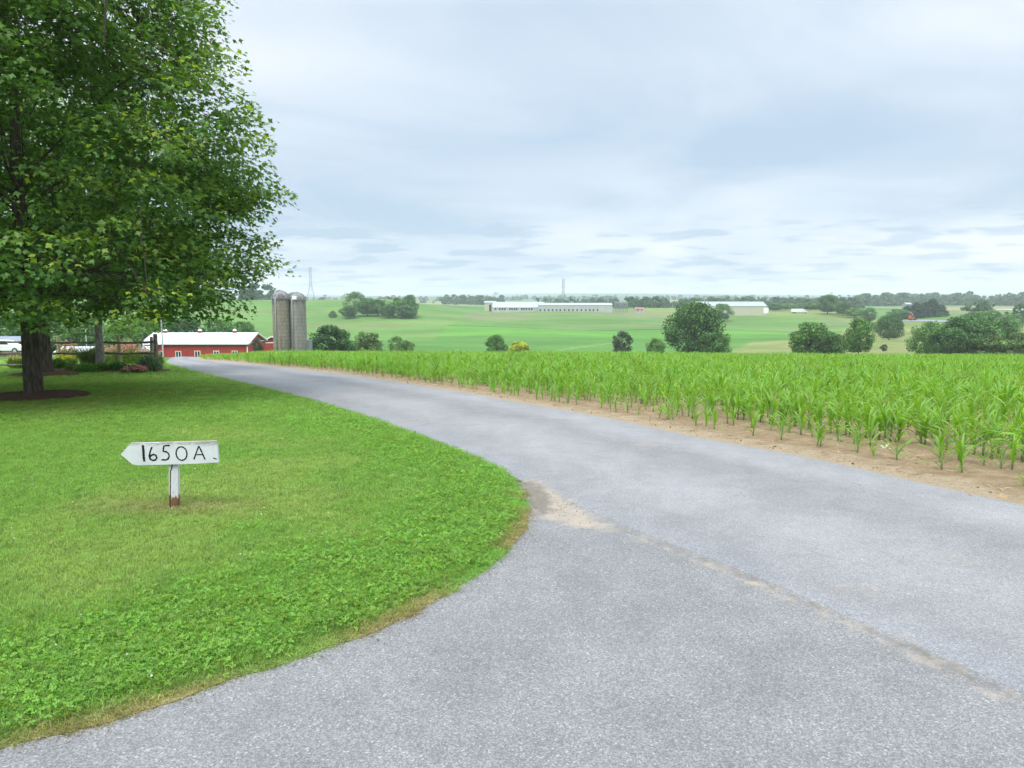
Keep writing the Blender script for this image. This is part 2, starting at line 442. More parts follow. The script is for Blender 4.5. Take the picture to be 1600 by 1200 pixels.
v1 = m.rng(m.noise(0.035, 5, 0.6, m.scaled(p, (0.5, 1, 1))), 0.3, 0.7, 0.84, 1.16); v2 = m.rng(m.noise(9, 5, 0.7), 0.3, 0.7, 0.75, 1.2)
v3 = m.rng(m.noise(0.6, 3, 0.6, m.scaled(p, (0.3, 1.6, 1))), 0.3, 0.7, 0.85, 1.12)
c = m.mix(1.0, c, m.grey(m.math('MULTIPLY', m.math('MULTIPLY', v1, v2), v3)), 'MULTIPLY'); m.col(c).bump(m.noise(14, 5, 0.65), 0.5, 0.04)
ground = obj("ground", fast_mesh("ground", gv, [gf, cf], [m.m], tint=field_colour(gv[:, 0], gv[:, 1]), smooth=True))
tag(ground, "rolling farmland of green crop fields and brown soil", "ground", kind="structure")

# ------------------------------------------------------------------ lane and driveway
def asphalt(name, base, dark, light, across):
    m = NM(name, 0.85, 0.25); p = m.P()
    cell = m.sepxyz(m.voro(210, p))[0]; cell2 = m.sepxyz(m.voro(110, p))[1]
    st = m.math('ADD', m.math('MULTIPLY', cell, 0.62), m.math('MULTIPLY', cell2, 0.38))
    c = m.mix(m.rng(st, 0.25, 0.85), dark, light)
    gr = m.noise(320, 2, 0.5, p); c = m.mix(m.rng(gr, 0.3, 0.7, 0.0, 0.25), c, base)
    hot = m.rng(m.sepxyz(m.voro(120, p))[2], 0.95, 0.98); c = m.mix(m.math('MULTIPLY', hot, 0.55), c, (0.42, 0.41, 0.39))
    blot = m.rng(m.noise(0.8, 5, 0.6, p), 0.3, 0.7, 0.94, 1.06); blot2 = m.rng(m.noise(3.3, 4, 0.6, p), 0.3, 0.7, 0.93, 1.06)
    c = m.mix(1.0, c, m.grey(m.math('MULTIPLY', blot, blot2)), 'MULTIPLY')
    if across:
        a = m.attr("across", 'Fac'); aw = m.math('ADD', a, m.rng(m.noise(0.5, 3, 0.5, p), 0.3, 0.7, -0.05, 0.05))
        r = m.n('ShaderNodeValToRGB'); m.l(aw, r.inputs[0]); e = r.color_ramp.elements
        e[0].position = 0.0; e[0].color = (0.90, 0.92, 0.96, 1); e[1].position = 1.0; e[1].color = (0.95, 0.96, 0.98, 1)
        for ps, q in ((0.12, 0.92), (0.28, 1.08), (0.42, 1.04), (0.58, 0.86), (0.66, 0.87), (0.82, 1.07), (0.93, 1.0)):
            x = e.new(ps); x.color = (q, q * (0.99 if q > 1 else 1.0), q * 1.0, 1)
        c = m.mix(1.0, c, r.outputs[0], 'MULTIPLY')
    wp = m.n('ShaderNodeVectorMath', operation='ADD'); nv = m.n('ShaderNodeTexNoise'); m.l(p, nv.inputs['Vector']); nv.inputs['Scale'].default_value = 2.5; nv.inputs['Detail'].default_value = 5
    sc3 = m.n('ShaderNodeVectorMath', operation='SCALE'); m.l(nv.outputs[1], sc3.inputs[0]); sc3.inputs['Scale'].default_value = 0.5; m.l(p, wp.inputs[0]); m.l(sc3.outputs[0], wp.inputs[1])
    ck = m.voro(0.55, wp.outputs[0], 'Distance', 'DISTANCE_TO_EDGE'); ckm = m.math('MULTIPLY', m.rng(ck, 0.0012, 0.0045, 1, 0), m.rng(m.noise(0.45, 3, 0.5, p), 0.50, 0.60))
    c = m.mix(m.math('MULTIPLY', ckm, 0.28 if across else 0.0), c, (0.06, 0.055, 0.05))
    d = m.attr("dirt", 'Fac'); dn = m.math('ADD', d, m.rng(m.noise(7, 8, 0.78, p), 0.28, 0.72, -0.42, 0.42))
    sand = m.mix(m.rng(m.noise(2.6, 4, 0.6, p), 0.35, 0.65), (0.37, 0.305, 0.235), (0.30, 0.26, 0.21))
    sand = m.mix(m.rng(m.noise(90, 3, 0.7, p), 0.35, 0.7, 0, 0.35), sand, (0.21, 0.18, 0.145))
    c = m.mix(m.rng(dn, 0.22, 1.0, 0, 0.92), c, sand)
    w = m.attr("mud", 'Fac'); wn_ = m.math('ADD', w, m.rng(m.noise(10, 8, 0.78, p), 0.28, 0.72, -0.35, 0.35))
    c = m.mix(m.rng(wn_, 0.25, 0.95, 0, 0.9), c, (0.150, 0.130, 0.105))
    m.col(c); m.bump(st, 0.35, 0.004); return m.m
dirtpoly = plan([(806, 745), (850, 752), (905, 788), (975, 832), (900, 826), (832, 812)])
mudpoly = plan([(806, 748), (838, 752), (860, 772), (868, 800), (834, 806), (822, 790)])
crackl = plan([(1335, 978), (1372, 992), (1420, 1012), (1435, 1020)])
def dirt_of(x, y):
    ds = dist_line(seam[1:], x, y); d = 0.66 * np.exp(-(ds / 0.085) ** 2) * (0.55 + 0.6 * vnoise(x, y, 1.1))
    ip = inpoly(dirtpoly, x, y); dp = dist_line(np.vstack([dirtpoly, dirtpoly[:1]]), x, y)
    d = np.maximum(d, sm(-0.16, 0.20, np.where(ip, dp, -dp)))
    for (px, py, r, a) in ((1020, 700, 0.35, 0.45), (1340, 925, 0.2, 0.4), (1480, 875, 0.28, 0.42), (1010, 800, 0.12, 0.3), (620, 664, 0.5, 0.5), (1430, 1000, 0.1, 0.3)):
        g = ground_at(px, py); d = np.maximum(d, a * np.exp(-((x - g.x) ** 2 + (y - g.y) ** 2) / r ** 2))
    return d
def mud_of(x, y):
    ip = inpoly(mudpoly, x, y); dp = dist_line(np.vstack([mudpoly, mudpoly[:1]]), x, y)
    q = 0.95 * sm(-0.14, 0.12, np.where(ip, dp, -dp))
    q = np.maximum(q, 0.70 * np.exp(-(dist_line(seam[2:] + np.array([0.02, 0.035]), x, y) / 0.05) ** 2) * (0.45 + 0.8 * vnoise(x, y, 1.3)))
    return np.maximum(q, 0.9 * np.exp(-(dist_line(crackl, x, y) / 0.022) ** 2))
# both edges matched by distance from the camera end; fine near, coarse far
tt = np.concatenate([np.linspace(0, 0.16, 300)[:-1], np.linspace(0.16, 1, 420)])
LL, RRr = resample(road_L, tt), resample(road_R, tt); nu = 44
uu = np.linspace(0, 1, nu); P2 = LL[:, None] * (1 - uu[None, :, None]) + RRr[:, None] * uu[None, :, None]
rx, ry = P2[..., 0].ravel(), P2[..., 1].ravel()
crown = 0.03 * (1 - (2 * np.tile(uu, len(tt)) - 1) ** 2) - 0.014 * (1 - sm(0, 0.05, np.tile(uu, len(tt))))
rv = np.stack([rx, ry, H(rx, ry) + 0.003 + crown], 1)
i = np.arange(len(tt) - 1)[:, None] * nu; j = np.arange(nu - 1)[None]
rf = np.stack([i + j, i + j + 1, i + nu + j + 1, i + nu + j], -1).reshape(-1, 4)
road_mat = asphalt("lane_asphalt", (0.228, 0.221, 0.218), (0.172, 0.167, 0.165), (0.303, 0.295, 0.290), True)
road = obj("road", fast_mesh("road", rv, rf, [road_mat], smooth=True, attrs={"across": np.tile(uu, len(tt)), "dirt": dirt_of(rx, ry), "mud": mud_of(rx, ry)}))
tag(road, "pale grey asphalt farm lane curving away past the corn", "road", kind="structure")
dpoly = np.vstack([lawn_edge[lawn_edge[:, 1] < corner[-1][1] + 0.2] + np.array([-0.25, 0.25]), seamx[1:] + np.array([0.25, 0.25]), [[4, -5], [-8, -5]]])
gs = 0.07; xs, ys = np.arange(-8, 6, gs), np.arange(-5, 7.5, gs); X, Y = np.meshgrid(xs, ys)
keep = inpoly(dpoly, X[:-1, :-1] + gs / 2, Y[:-1, :-1] + gs / 2)
i, j = np.nonzero(keep); nx = len(xs); df = np.stack([i * nx + j, i * nx + j + 1, (i + 1) * nx + j + 1, (i + 1) * nx + j], 1)
used, inv = np.unique(df, return_inverse=True); df = inv.reshape(-1, 4); dx_, dy_ = X.ravel()[used], Y.ravel()[used]
drive_mat = asphalt("driveway_asphalt", (0.190, 0.186, 0.182), (0.128, 0.125, 0.123), (0.262, 0.257, 0.250), False)
drive = obj("driveway", fast_mesh("driveway", np.stack([dx_, dy_, H(dx_, dy_)], 1), df, [drive_mat], smooth=True, attrs={"dirt": dirt_of(dx_, dy_), "mud": mud_of(dx_, dy_)}))
tag(drive, "coarse grey asphalt driveway joining the lane in the foreground", "driveway", kind="structure")

# ------------------------------------------------------------------ lawn sheet
def lawn_yellow(x, y):
    return np.clip(sm(0.45, 0.8, 0.55 * vnoise(x, y, 0.5) + 0.45 * vnoise(x, y, 1.7)), 0, 1)
sgn = ground_at(269, 797)
def clover_w(x, y):
    d = dist_line(lawn_edge, x, y); n_ = vnoise(x, y, 0.9) * 0.6 + vnoise(x, y, 2.3) * 0.4
    return sm(0.25, 0.75, np.exp(-(d / 1.5) ** 1.3) * 0.95 + 0.7 * (n_ - 0.5)) * 0.85 * (y < 13)
def grass_tint(x, y):
    yl = lawn_yellow(x, y)[:, None]; cl = clover_w(x, y)[:, None]
    c = np.array([0.205, 0.350, 0.068]) * (1 - yl) + np.array([0.272, 0.382, 0.094]) * yl
    c = c * (1 - cl) + np.array([0.200, 0.375, 0.068]) * cl
    ds = np.exp(-(((x - sgn.x) / 0.75) ** 2 + ((y - sgn.y) / 0.30) ** 2))[:, None] * 0.75
    c = c * (1 - ds) + np.array([0.33, 0.30, 0.14]) * ds
    de = dist_line(lawn_edge, x, y); e = (np.exp(-(de / 0.14) ** 2) * sm(0.2, 0.5, vnoise(x, y, 1.9)) * 0.9 * (y < 7))[:, None]
    c = c * (1 - e) + np.array([0.36, 0.28, 0.13]) * e
    return c
gp = []
for s_, y0, y1 in ((0.22, lawn_edge[0][1], 9), (0.6, 9, 60)):
    X, Y = np.meshgrid(np.arange(-40 if s_ > 0.5 else -16, 6, s_), np.arange(y0, y1, s_)); X, Y = X.ravel(), Y.ravel()
    k_ = inpoly(lawn_poly, X, Y); k_[k_] &= dist_line(np.vstack([lawn_poly, lawn_poly[:1]]), X[k_], Y[k_]) > 0.06; gp += list(zip(X[k_], Y[k_]))
bnd = [Vector(p) for p in lawn_poly]; nb = len(bnd)
vv, _, ff, *_ = delaunay_2d_cdt(bnd + [Vector(p) for p in gp], [(i, (i + 1) % nb) for i in range(nb)], [], 1, 1e-5)
lv = np.array([v[:] for v in vv]); lf = np.array([f for f in ff if len(f) == 3])
def lawn_z(x, y): return H(x, y) + 0.004 + 0.018 * sm(0.0, 0.3, dist_line(lawn_edge, x, y))
lz = lawn_z(lv[:, 0], lv[:, 1])
v3d = np.column_stack([lv, lz]); sk = np.column_stack([lawn_edge, H(lawn_edge[:, 0], lawn_edge[:, 1]) - 0.03])
sk2 = np.column_stack([lawn_edge, H(lawn_edge[:, 0], lawn_edge[:, 1]) + 0.004]); o1 = len(v3d); o2 = o1 + len(sk); kk = np.arange(len(sk) - 1)
allv = np.vstack([v3d, sk, sk2]); skf = np.stack([o1 + kk, o1 + kk + 1, o2 + kk + 1, o2 + kk], 1)
m = NM("lawn_turf", 0.95, 0.1); c = m.attr("tint")
f1 = m.rng(m.noise(26, 4, 0.7), 0.3, 0.7, 0.7, 1.2); f2 = m.rng(m.noise(110, 3, 0.7), 0.3, 0.7, 0.75, 1.2)
m.col(m.mix(1.0, c, m.grey(m.math('MULTIPLY', f1, f2)), 'MULTIPLY')); m.bump(m.noise(70, 4, 0.7), 0.8, 0.03)
lawn = obj("lawn", fast_mesh("lawn", allv, [lf, skf], [m.m], tint=grass_tint(allv[:, 0], allv[:, 1]) * 0.85, smooth=True))
tag(lawn, "mown green lawn between the driveway and the fence", "lawn", kind="structure")

# grass blades and clover growing on it
def tuft(seed, nb_, h, spread, w):
    r = np.random.default_rng(seed); V, F = [], []
    for _ in range(nb_):
        a = r.uniform(0, 6.283); bx, by = r.normal(0, spread, 2); l = h * r.uniform(0.5, 1.15); lean = r.uniform(0.5, 1.7) * l
        dx, dy = math.cos(a), math.sin(a); sx, sy = -dy * w / 2, dx * w / 2; o = len(V); zc = l * 0.9
        V += [(bx - sx, by - sy, -0.01), (bx + sx, by + sy, -0.01), (bx + dx * lean * 0.35 + sx * 0.8, by + dy * lean * 0.35 + sy * 0.8, zc * 0.62), (bx + dx * lean * 0.35 - sx * 0.8, by + dy * lean * 0.35 - sy * 0.8, zc * 0.62), (bx + dx * lean, by + dy * lean, zc)]
        F += [(o, o + 1, o + 2, o + 3), (o + 3, o + 2, o + 4)]
    me = bpy.data.meshes.new("grass_tuft"); me.from_pydata(V, [], F); me.materials.append(M_GRASS); return me
def cloverclump(seed):
    r = np.random.default_rng(seed); V, F = [], []
    for _ in range(9):
        cx, cy = r.normal(0, 0.028, 2); z = r.uniform(0.012, 0.034); s = r.uniform(0.0055, 0.0090); a0 = r.uniform(0, 6.28); tx, ty = r.normal(0, 0.3, 2)
        for k_ in range(3):
            a = a0 + k_ * 2.094; d = np.array([math.cos(a), math.sin(a)]); q = np.array([-d[1], d[0]]); o = len(V)
            for (l, w_) in ((0, 0), (0.55, -0.5), (1.05, -0.42), (1.0, 0), (1.05, 0.42), (0.55, 0.5)):
                p = d * l * s * 1.15 + q * w_ * s * 1.1
                V.append((cx + p[0], cy + p[1], z + p[0] * tx + p[1] * ty + (0.004 if abs(w_) > 0.3 else 0)))
            F += [(o, o + 1, o + 2, o + 3), (o, o + 3, o + 4, o + 5)]
    me = bpy.data.meshes.new("clover_clump"); me.from_pydata(V, [], F); me.materials.append(M_GRASS); return me
M_GRASS = leafmat("grass_blades", True, 0.42, 0.6, 0.2, 0.12)
def in_view(x, y, mar=0.06, back=0.0): return (np.abs(x) < (0.70 + mar) * (y + back) + 0.8) & (y > 0)
def sample_lawn(n, y0, y1, power=1.0):
    y = y0 + (y1 - y0) * rng.random(n) ** power; x = -(0.76 * y + 1.2) + rng.random(n) * (0.76 * y + 1.2 + 4.5)
    k_ = inpoly(lawn_poly, x, y) & in_view(x, y); return x[k_], y[k_]
ptsx, ptsy, sc_ = [], [], []
for n, y0, y1, s0 in ((95000, 2.2, 6.5, 1.0), (85000, 6.5, 12, 1.35), (60000, 12, 24, 2.0), (36000, 24, 56, 3.3)):
    x, y = sample_lawn(n, y0, y1); ptsx.append(x); ptsy.append(y); sc_.append(np.full(len(x), s0) * rng.uniform(0.7, 1.25, len(x)))
gx_, gy_, gs_ = map(np.concatenate, (ptsx, ptsy, sc_)); n = len(gx_)
tnt = grass_tint(gx_, gy_) * rng.uniform(0.55, 1.4, (n, 1)) * (1 + rng.normal(0, 0.07, (n, 3)))
hs = 0.95 - 0.5 * np.exp(-(dist_line(lawn_edge, gx_, gy_) / 0.11) ** 2)
scatter("lawn_grass", np.column_stack([gx_, gy_, lawn_z(gx_, gy_)]), np.column_stack([rng.normal(0, 0.12, n), rng.normal(0, 0.12, n), rng.uniform(0, 6.28, n)]),
        np.column_stack([gs_, gs_, gs_ ** 0.4 * hs]), rng.integers(0, 4, n), tnt, [tuft(i, 13, 0.030, 0.024, 0.0031) for i in range(4)], "short mown grass blades covering the lawn", "grass")
x, y = sample_lawn(80000, 2.2, 12.5); k_ = rng.random(len(x)) < clover_w(x, y) ** 1.3 * 0.62 * sm(0.03, 0.22, dist_line(lawn_edge, x, y)) * np.clip(9 / (y + 3), 0.35, 1); x, y = x[k_], y[k_]; n = len(x)
ct = np.array([0.205, 0.365, 0.074]) * rng.uniform(0.7, 1.35, (n, 1)) * (1 + rng.normal(0, 0.06, (n, 3)))
yel = rng.random(n) < 0.12; ct[yel] = (0.20, 0.30, 0.04)
scatter("clover_leaves", np.column_stack([x, y, lawn_z(x, y)]), np.column_stack([rng.normal(0, 0.15, n), rng.normal(0, 0.15, n), rng.uniform(0, 6.28, n)]),
        rng.uniform(0.75, 1.25, n) * (1 + 0.03 * y), rng.integers(0, 4, n), ct, [cloverclump(20 + i) for i in range(4)], "green clover leaves growing thick along the lawn edge", "clover")

# crumbs of soil and grit along the lawn edge, clover blossoms and fallen leaves on the grass
def lump(seed, mat):
    r = np.random.default_rng(seed); V = np.array([(0, 0, 1), (1, 0, 0), (0.3, 0.95, 0), (-.8, .6, 0), (-.8, -.6, 0), (.3, -.95, 0), (0, 0, -.6)]) * r.uniform(0.6, 1.2, (7, 1)) * 0.5
    me = bpy.data.meshes.new("lump"); me.from_pydata([tuple(v) for v in V], [], [(0, 1, 2), (0, 2, 3), (0, 3, 4), (0, 4, 5), (0, 5, 1), (6, 2, 1), (6, 3, 2), (6, 4, 3), (6, 5, 4), (6, 1, 5)]); me.materials.append(mat); return me
m = NM("soil_clod", 0.95, 0.1); m.col(m.attr("tint", inst=True)); M_CLOD = m.m
ne = lawn_edge[lawn_edge[:, 1] < 14]; n = 4200; q = ne[rng.integers(0, len(ne), n)] + np.abs(rng.normal(0, 0.05, (n, 1))) * np.array([[0.8, -0.6]]) + rng.normal(0, 0.035, (n, 2))
dq = dirtpoly[rng.integers(0, len(dirtpoly), 700)] * rng.random((700, 1)); w_ = rng.dirichlet(np.ones(len(dirtpoly)), 700); q = np.vstack([q, w_ @ dirtpoly + rng.normal(0, 0.12, (700, 2))]); n = len(q)
scatter("edge_grit", np.column_stack([q, H(q[:, 0], q[:, 1]) + 0.008]), rng.uniform(0, 6.28, (n, 3)), 0.003 + 0.010 * rng.random(n) ** 3, rng.integers(0, 3, n),
        np.array([0.30, 0.25, 0.19]) * rng.uniform(0.6, 1.3, (n, 1)), [lump(i, M_CLOD) for i in range(3)], "soil crumbs and grit scattered along the lawn's edge", "grit")
x, y = sample_lawn(260, 3.0, 13); n = len(x)
scatter("clover_blossoms", np.column_stack([x, y, lawn_z(x, y) + 0.03]), np.zeros((n, 3)), rng.uniform(0.010, 0.017, n), rng.integers(0, 3, n), np.array([0.62, 0.62, 0.55]) * rng.uniform(0.7, 1.0, (n, 1)), [lump(9 + i, M_CLOD) for i in range(3)], "tiny white clover blossoms dotted over the lawn", "blossoms")
def dryleaf(seed):
    r = np.random.default_rng(seed); V = [(-0.5, 0, 0), (0, -0.28, 0.05), (0.5, 0.05, 0.12), (0, 0.28, 0.08)]
    me = bpy.data.meshes.new("dry_leaf"); me.from_pydata([tuple(np.array(v) * r.uniform(0.8, 1.2, 3)) for v in V], [], [(0, 1, 2, 3)]); me.materials.append(M_CLOD); return me
x, y = sample_lawn(70, 2.4, 12); n = len(x)
scatter("fallen_leaves", np.column_stack([x, y, lawn_z(x, y) + 0.028]), np.column_stack([rng.normal(0, .3, n), rng.normal(0, .3, n), rng.uniform(0, 6.28, n)]), rng.uniform(0.02, 0.05, n), rng.integers(0, 2, n), np.array([0.36, 0.26, 0.13]) * rng.uniform(0.6, 1.3, (n, 1)), [dryleaf(0), dryleaf(1)], "small dry tan leaves lying in the grass", "leaves")

# ------------------------------------------------------------------ corn
def corn_leaf(r, az, z0, length, up, droop, width):
    """one arching leaf blade, folded along its midrib"""
    n = 7; V, F = [], []; d = Vector((math.cos(az), math.sin(az), 0)); s = Vector((-d.y, d.x, 0))
    p = Vector((0, 0, z0)) + d * 0.006; a = up; tw = r.uniform(-0.5, 0.5)
    for i in range(n):
        t = i / (n - 1); w = width * (0.35 + 1.5 * t) if t < 0.35 else width * (1.0 - ((t - 0.35) / 0.65) ** 1.7) * 0.93
        w = max(w, 0.002); tan = d * math.cos(a) + Vector((0, 0, math.sin(a))); nrm = s.cross(tan) * -1
        sd = s * math.cos(tw * t) + nrm * math.sin(tw * t); wv = 0.006 * math.sin(i * 2.1 + az)
        V += [p - sd * w / 2 + nrm * (0.22 * w + wv), p, p + sd * w / 2 + nrm * (0.22 * w - wv)]
        p = p + tan * (length / (n - 1)); a -= droop / (n - 1) * (0.4 + 1.3 * t)
    for i in range(n - 1):
        o = i * 3; F += [(o, o + 1, o + 4, o + 3), (o + 1, o + 2, o + 5, o + 4)]
    return V, F
def corn_mat(inst):
    m = NM("corn_leaf_far" if inst else "corn_leaf", 0.42, 0.38)
    t = m.attr("tint", inst=inst) if inst else None
    if not inst:
        oi = m.n('ShaderNodeObjectInfo').outputs['Random']; t = m.mix(oi, (0.130, 0.280, 0.040), (0.235, 0.405, 0.048))
    geo = m.n('ShaderNodeNewGeometry'); c = m.mix(m.rng(m.noise(7, 3, 0.6), 0.3, 0.7, 0.0, 0.4), t, (0.19, 0.36, 0.045))
    c = m.mix(m.math('MULTIPLY', geo.outputs['Backfacing'], 0.35), c, (0.19, 0.37, 0.06))
    m.col(c); m.translucent(m.mix(1.0, c, (1.5, 1.5, 0.45), 'MULTIPLY'), 0.40); return m.m
M_CORN, M_CORNF = corn_mat(False), corn_mat(True)
M_STALK = paint("corn_stalk", (0.15, 0.20, 0.075), 0.6, 0.2, 30)
corn_kinds = []
for q in range(6):
    r = random.Random(40 + q); parts = []; nl = r.choice((8, 9, 9, 10)); hgt = r.uniform(0.24, 0.34); az = r.uniform(0, 6.28)
    stalk = MB().tube([(0, 0, -0.03), (0, 0, hgt * 0.5), (r.uniform(-.01, .01), r.uniform(-.01, .01), hgt)], [0.013, 0.012, 0.009], 6)
    for i in range(nl):
        t = i / (nl - 1); az += math.pi + r.uniform(-0.5, 0.5) if i % 2 else r.uniform(-0.25, 0.25) + math.pi
        up = R(50 + 34 * t + r.uniform(-8, 8)); L = (0.20 + 0.22 * math.sin(math.pi * min(1, 0.2 + t * 0.75))) * r.uniform(0.85, 1.15)
        parts.append(corn_leaf(r, az, 0.09 + (hgt - 0.10) * t ** 0.8, L, up, R(112 - 62 * t) * r.uniform(0.6, 1.15), 0.022 + 0.016 * math.sin(math.pi * (0.25 + 0.6 * t))))
    leafm = []
    for V, F in parts:
        lm = bpy.data.meshes.new("leaf"); lm.from_pydata(V, [], F); lm.materials.append(M_CORN); lm.polygons.foreach_set("use_smooth", [True] * len(F)); leafm.append(lm)
    full = MB(); full.add(stalk.v, stalk.f)
    for V, F in parts: full.add(V, F)
    corn_kinds.append((stalk.mesh("stalk", M_STALK, True), leafm, full.mesh("corn_plant", M_CORNF, True)))
# rows run beside the lane
eR = road_R[road_R[:, 1] < 70]
def edge_gap(y): return np.interp(y, [5, 7, 9, 14, 22, 35, 60], [0.72, 0.66, 0.62, 0.62, 0.52, 0.40, 0.40])
rows = []
e0 = resample(eR, 2200); en = np.gradient(e0, axis=0); en /= np.hypot(*en.T)[:, None]; nrm_ = np.stack([en[:, 1], -en[:, 0]], 1)
far_dir = (e0[-1] - e0[600]); far_dir /= np.hypot(*far_dir)
base_p = e0[0]; bn = np.array([far_dir[1], -far_dir[0]])
cx, cyy, crow = [], [], []
off = np.max((base_p - base_p) @ bn)
for k_ in range(165):
    if k_ < 3:      # the outer rows follow the edge of the lane
        d = np.concatenate([[0], np.cumsum(np.hypot(*np.diff(e0, axis=0).T))]); s_ = np.arange(0, d[-1], 0.17); s_ = s_ + rng.normal(0, 0.035, len(s_))
        px_ = np.interp(s_, d, e0[:, 0] + nrm_[:, 0] * (edge_gap(e0[:, 1]) + 0.62 * k_)); py_ = np.interp(s_, d, e0[:, 1] + nrm_[:, 1] * (edge_gap(e0[:, 1]) + 0.62 * k_))
    else:
        s_ = np.arange(-10, 110, 0.18); s_ = s_ + rng.normal(0, 0.035, len(s_)); q = base_p + bn * (0.7 + 0.70 * k_)
        px_, py_ = q[0] + far_dir[0] * s_, q[1] + far_dir[1] * s_
    px_, py_ = px_ + rng.normal(0, 0.035, len(px_)), py_ + rng.normal(0, 0.035, len(py_))
    ok = (py_ > 3) & (py_ < 75 + 0 * px_) & in_view(px_, py_, 0.10)
    px_, py_ = px_[ok], py_[ok]
    side = np.interp(py_, e0[:, 1], e0[:, 0]); ok = (px_ - side) > edge_gap(py_) * 0.95 + (1.25 if k_ >= 3 else 0)
    if k_ < 3: ok &= rng.random(len(px_)) < (0.5 if k_ == 0 else 0.75)
    else: ok &= rng.random(len(px_)) < 0.95
    cx.append(px_[ok]); cyy.append(py_[ok]); crow.append(np.full(ok.sum(), k_))
cx, cyy, crow = map(np.concatenate, (cx, cyy, crow))
order = np.argsort(np.hypot(cx, cyy)); cx, cyy, crow = cx[order], cyy[order], crow[order]
ck = rng.integers(0, 6, len(cx)); crot = rng.uniform(0, 6.28, len(cx))
csc = rng.uniform(0.75, 1.2, len(cx)) * np.select([crow == 0, crow == 1], [rng.uniform(0.50, 0.92, len(cx)), rng.uniform(0.68, 1.0, len(cx))], 1.03)
csc *= 1 - 0.42 * sm(-0.30, -0.40, cx / cyy)
csc *= 0.95 + 0.35 * (vnoise(cx, cyy, 0.35) - 0.3)
inv_ = (np.abs(cx) < 0.70 * cyy + 0.1); near_ids = np.nonzero(inv_)[0][:300]; isnear = np.zeros(len(cx), bool); isnear[near_ids] = True
ORD1 = ["", "first", "second", "third", "fourth", "fifth", "sixth", "seventh", "eighth", "ninth", "tenth", "eleventh", "twelfth", "thirteenth", "fourteenth", "fifteenth", "sixteenth", "seventeenth", "eighteenth", "nineteenth"]
def ordinal(n):
    if n < 20: return ORD1[n]
    t_, u_ = divmod(n, 10); tens = {2: "twent", 3: "thirt", 4: "fort", 5: "fift", 6: "sixt", 7: "sevent", 8: "eight"}[t_]
    return tens + ("ieth" if not u_ else "y-" + ORD1[u_])
place = {}
for k_ in range(3):
    ids = sorted([i for i in near_ids if crow[i] == k_], key=lambda i: -cx[i] / cyy[i])
    for q, i in enumerate(ids): place[i] = ordinal(q + 1)
for q, i in enumerate(near_ids):
    st, lms, _ = corn_kinds[ck[i]]
    root = empty("corn_plant", (cx[i], cyy[i], h1(cx[i], cyy[i]) - 0.02), crot[i], [csc[i]] * 3)
    root.rotation_euler[0] = rng.normal(0, 0.05); root.rotation_euler[1] = rng.normal(0, 0.05)
    if crow[i] == 0: lb = "%s corn plant from the picture's right edge in the sparse outermost row" % place[i]
    elif crow[i] == 1: lb = "%s corn plant from the picture's right edge in the second row" % place[i]
    elif crow[i] == 2: lb = "%s corn plant from the picture's right edge in the third row" % place[i]
    else: lb = "leafy green corn plant inside the field, behind the three edge rows"
    tag(root, lb, "corn plant", {0: "corn plants of the outermost row", 1: "corn plants of the second row", 2: "corn plants of the third row"}.get(int(crow[i]), "corn plants inside the field"))
    obj("stalk", st, root)
    for lm in lms: obj("leaf", lm, root)
far_ids = np.nonzero(~isnear)[0]; n = len(far_ids)
ctint = np.array([0.180, 0.350, 0.048]) * rng.uniform(0.65, 1.3, (n, 1)) * (1 + rng.normal(0, 0.10, (n, 3)))
scatter("corn_field", np.column_stack([cx[far_ids], cyy[far_ids], H(cx[far_ids], cyy[far_ids]) - 0.02]), np.column_stack([rng.normal(0, .06, n), rng.normal(0, .06, n), crot[far_ids]]),
        csc[far_ids], ck[far_ids], ctint, [c_[2] for c_ in corn_kinds], "dense green rows of young corn reaching back to the brow", "corn")

# soil verge beside the lane with clods and straw
vL = resample(road_R[road_R[:, 1] < 72], 500); vt = np.gradient(vL, axis=0); vt /= np.hypot(*vt.T)[:, None]; vn_ = np.stack([vt[:, 1], -vt[:, 0]], 1)
wv = np.linspace(-0.10, 3.4, 30); P2 = vL[:, None] + vn_[:, None] * wv[None, :, None]
sx_, sy_ = P2[..., 0].ravel(), P2[..., 1].ravel(); ww = np.tile(wv, len(vL))
sz = H(sx_, sy_) + np.where(ww < 0, 0.002, 0.006 + 0.03 * sm(0, 0.35, ww)) + 0.05 * sm(0.3, 1.2, ww) * (vnoise(sx_, sy_, 2.2) - 0.5) + 0.022 * sm(0.1, 0.5, ww) * (vnoise(sx_, sy_, 7) - 0.5)
sz = np.where(ww > 3.2, H(sx_, sy_) - 0.05, sz)
i = np.arange(len(vL) - 1)[:, None] * 30; j = np.arange(29)[None]; sf = np.stack([i + j, i + j + 1, i + 30 + j + 1, i + 30 + j], -1).reshape(-1, 4)
m = NM("dry_soil", 0.95, 0.1); a = m.attr("across", 'Fac'); p = m.P()
c = m.mix(m.rng(m.noise(5, 6, 0.7), 0.3, 0.7), (0.225, 0.158, 0.092), (0.320, 0.240, 0.145))
pale = m.rng(m.math('ADD', a, m.rng(m.noise(3, 5, 0.6), 0.3, 0.7, -0.25, 0.25)), 0.05, 0.55, 0.85, 0.0)
c = m.mix(pale, c, (0.350, 0.285, 0.190)); c = m.mix(m.rng(m.noise(28, 4, 0.7), 0.45, 0.62, 0, 0.5), c, (0.20, 0.125, 0.07))
c = m.mix(m.rng(m.voro(38, p, 'Distance'), 0.0, 0.25, 0.35, 0), c, (0.17, 0.11, 0.065)); m.col(c); m.bump(m.noise(30, 6, 0.7), 0.9, 0.03)
verge = obj("soil_verge", fast_mesh("soil_verge", np.stack([sx_, sy_, sz], 1), sf, [m.m], smooth=True, attrs={"across": ww}))
tag(verge, "strip of dry sandy soil between the lane and the corn", "soil", kind="structure")
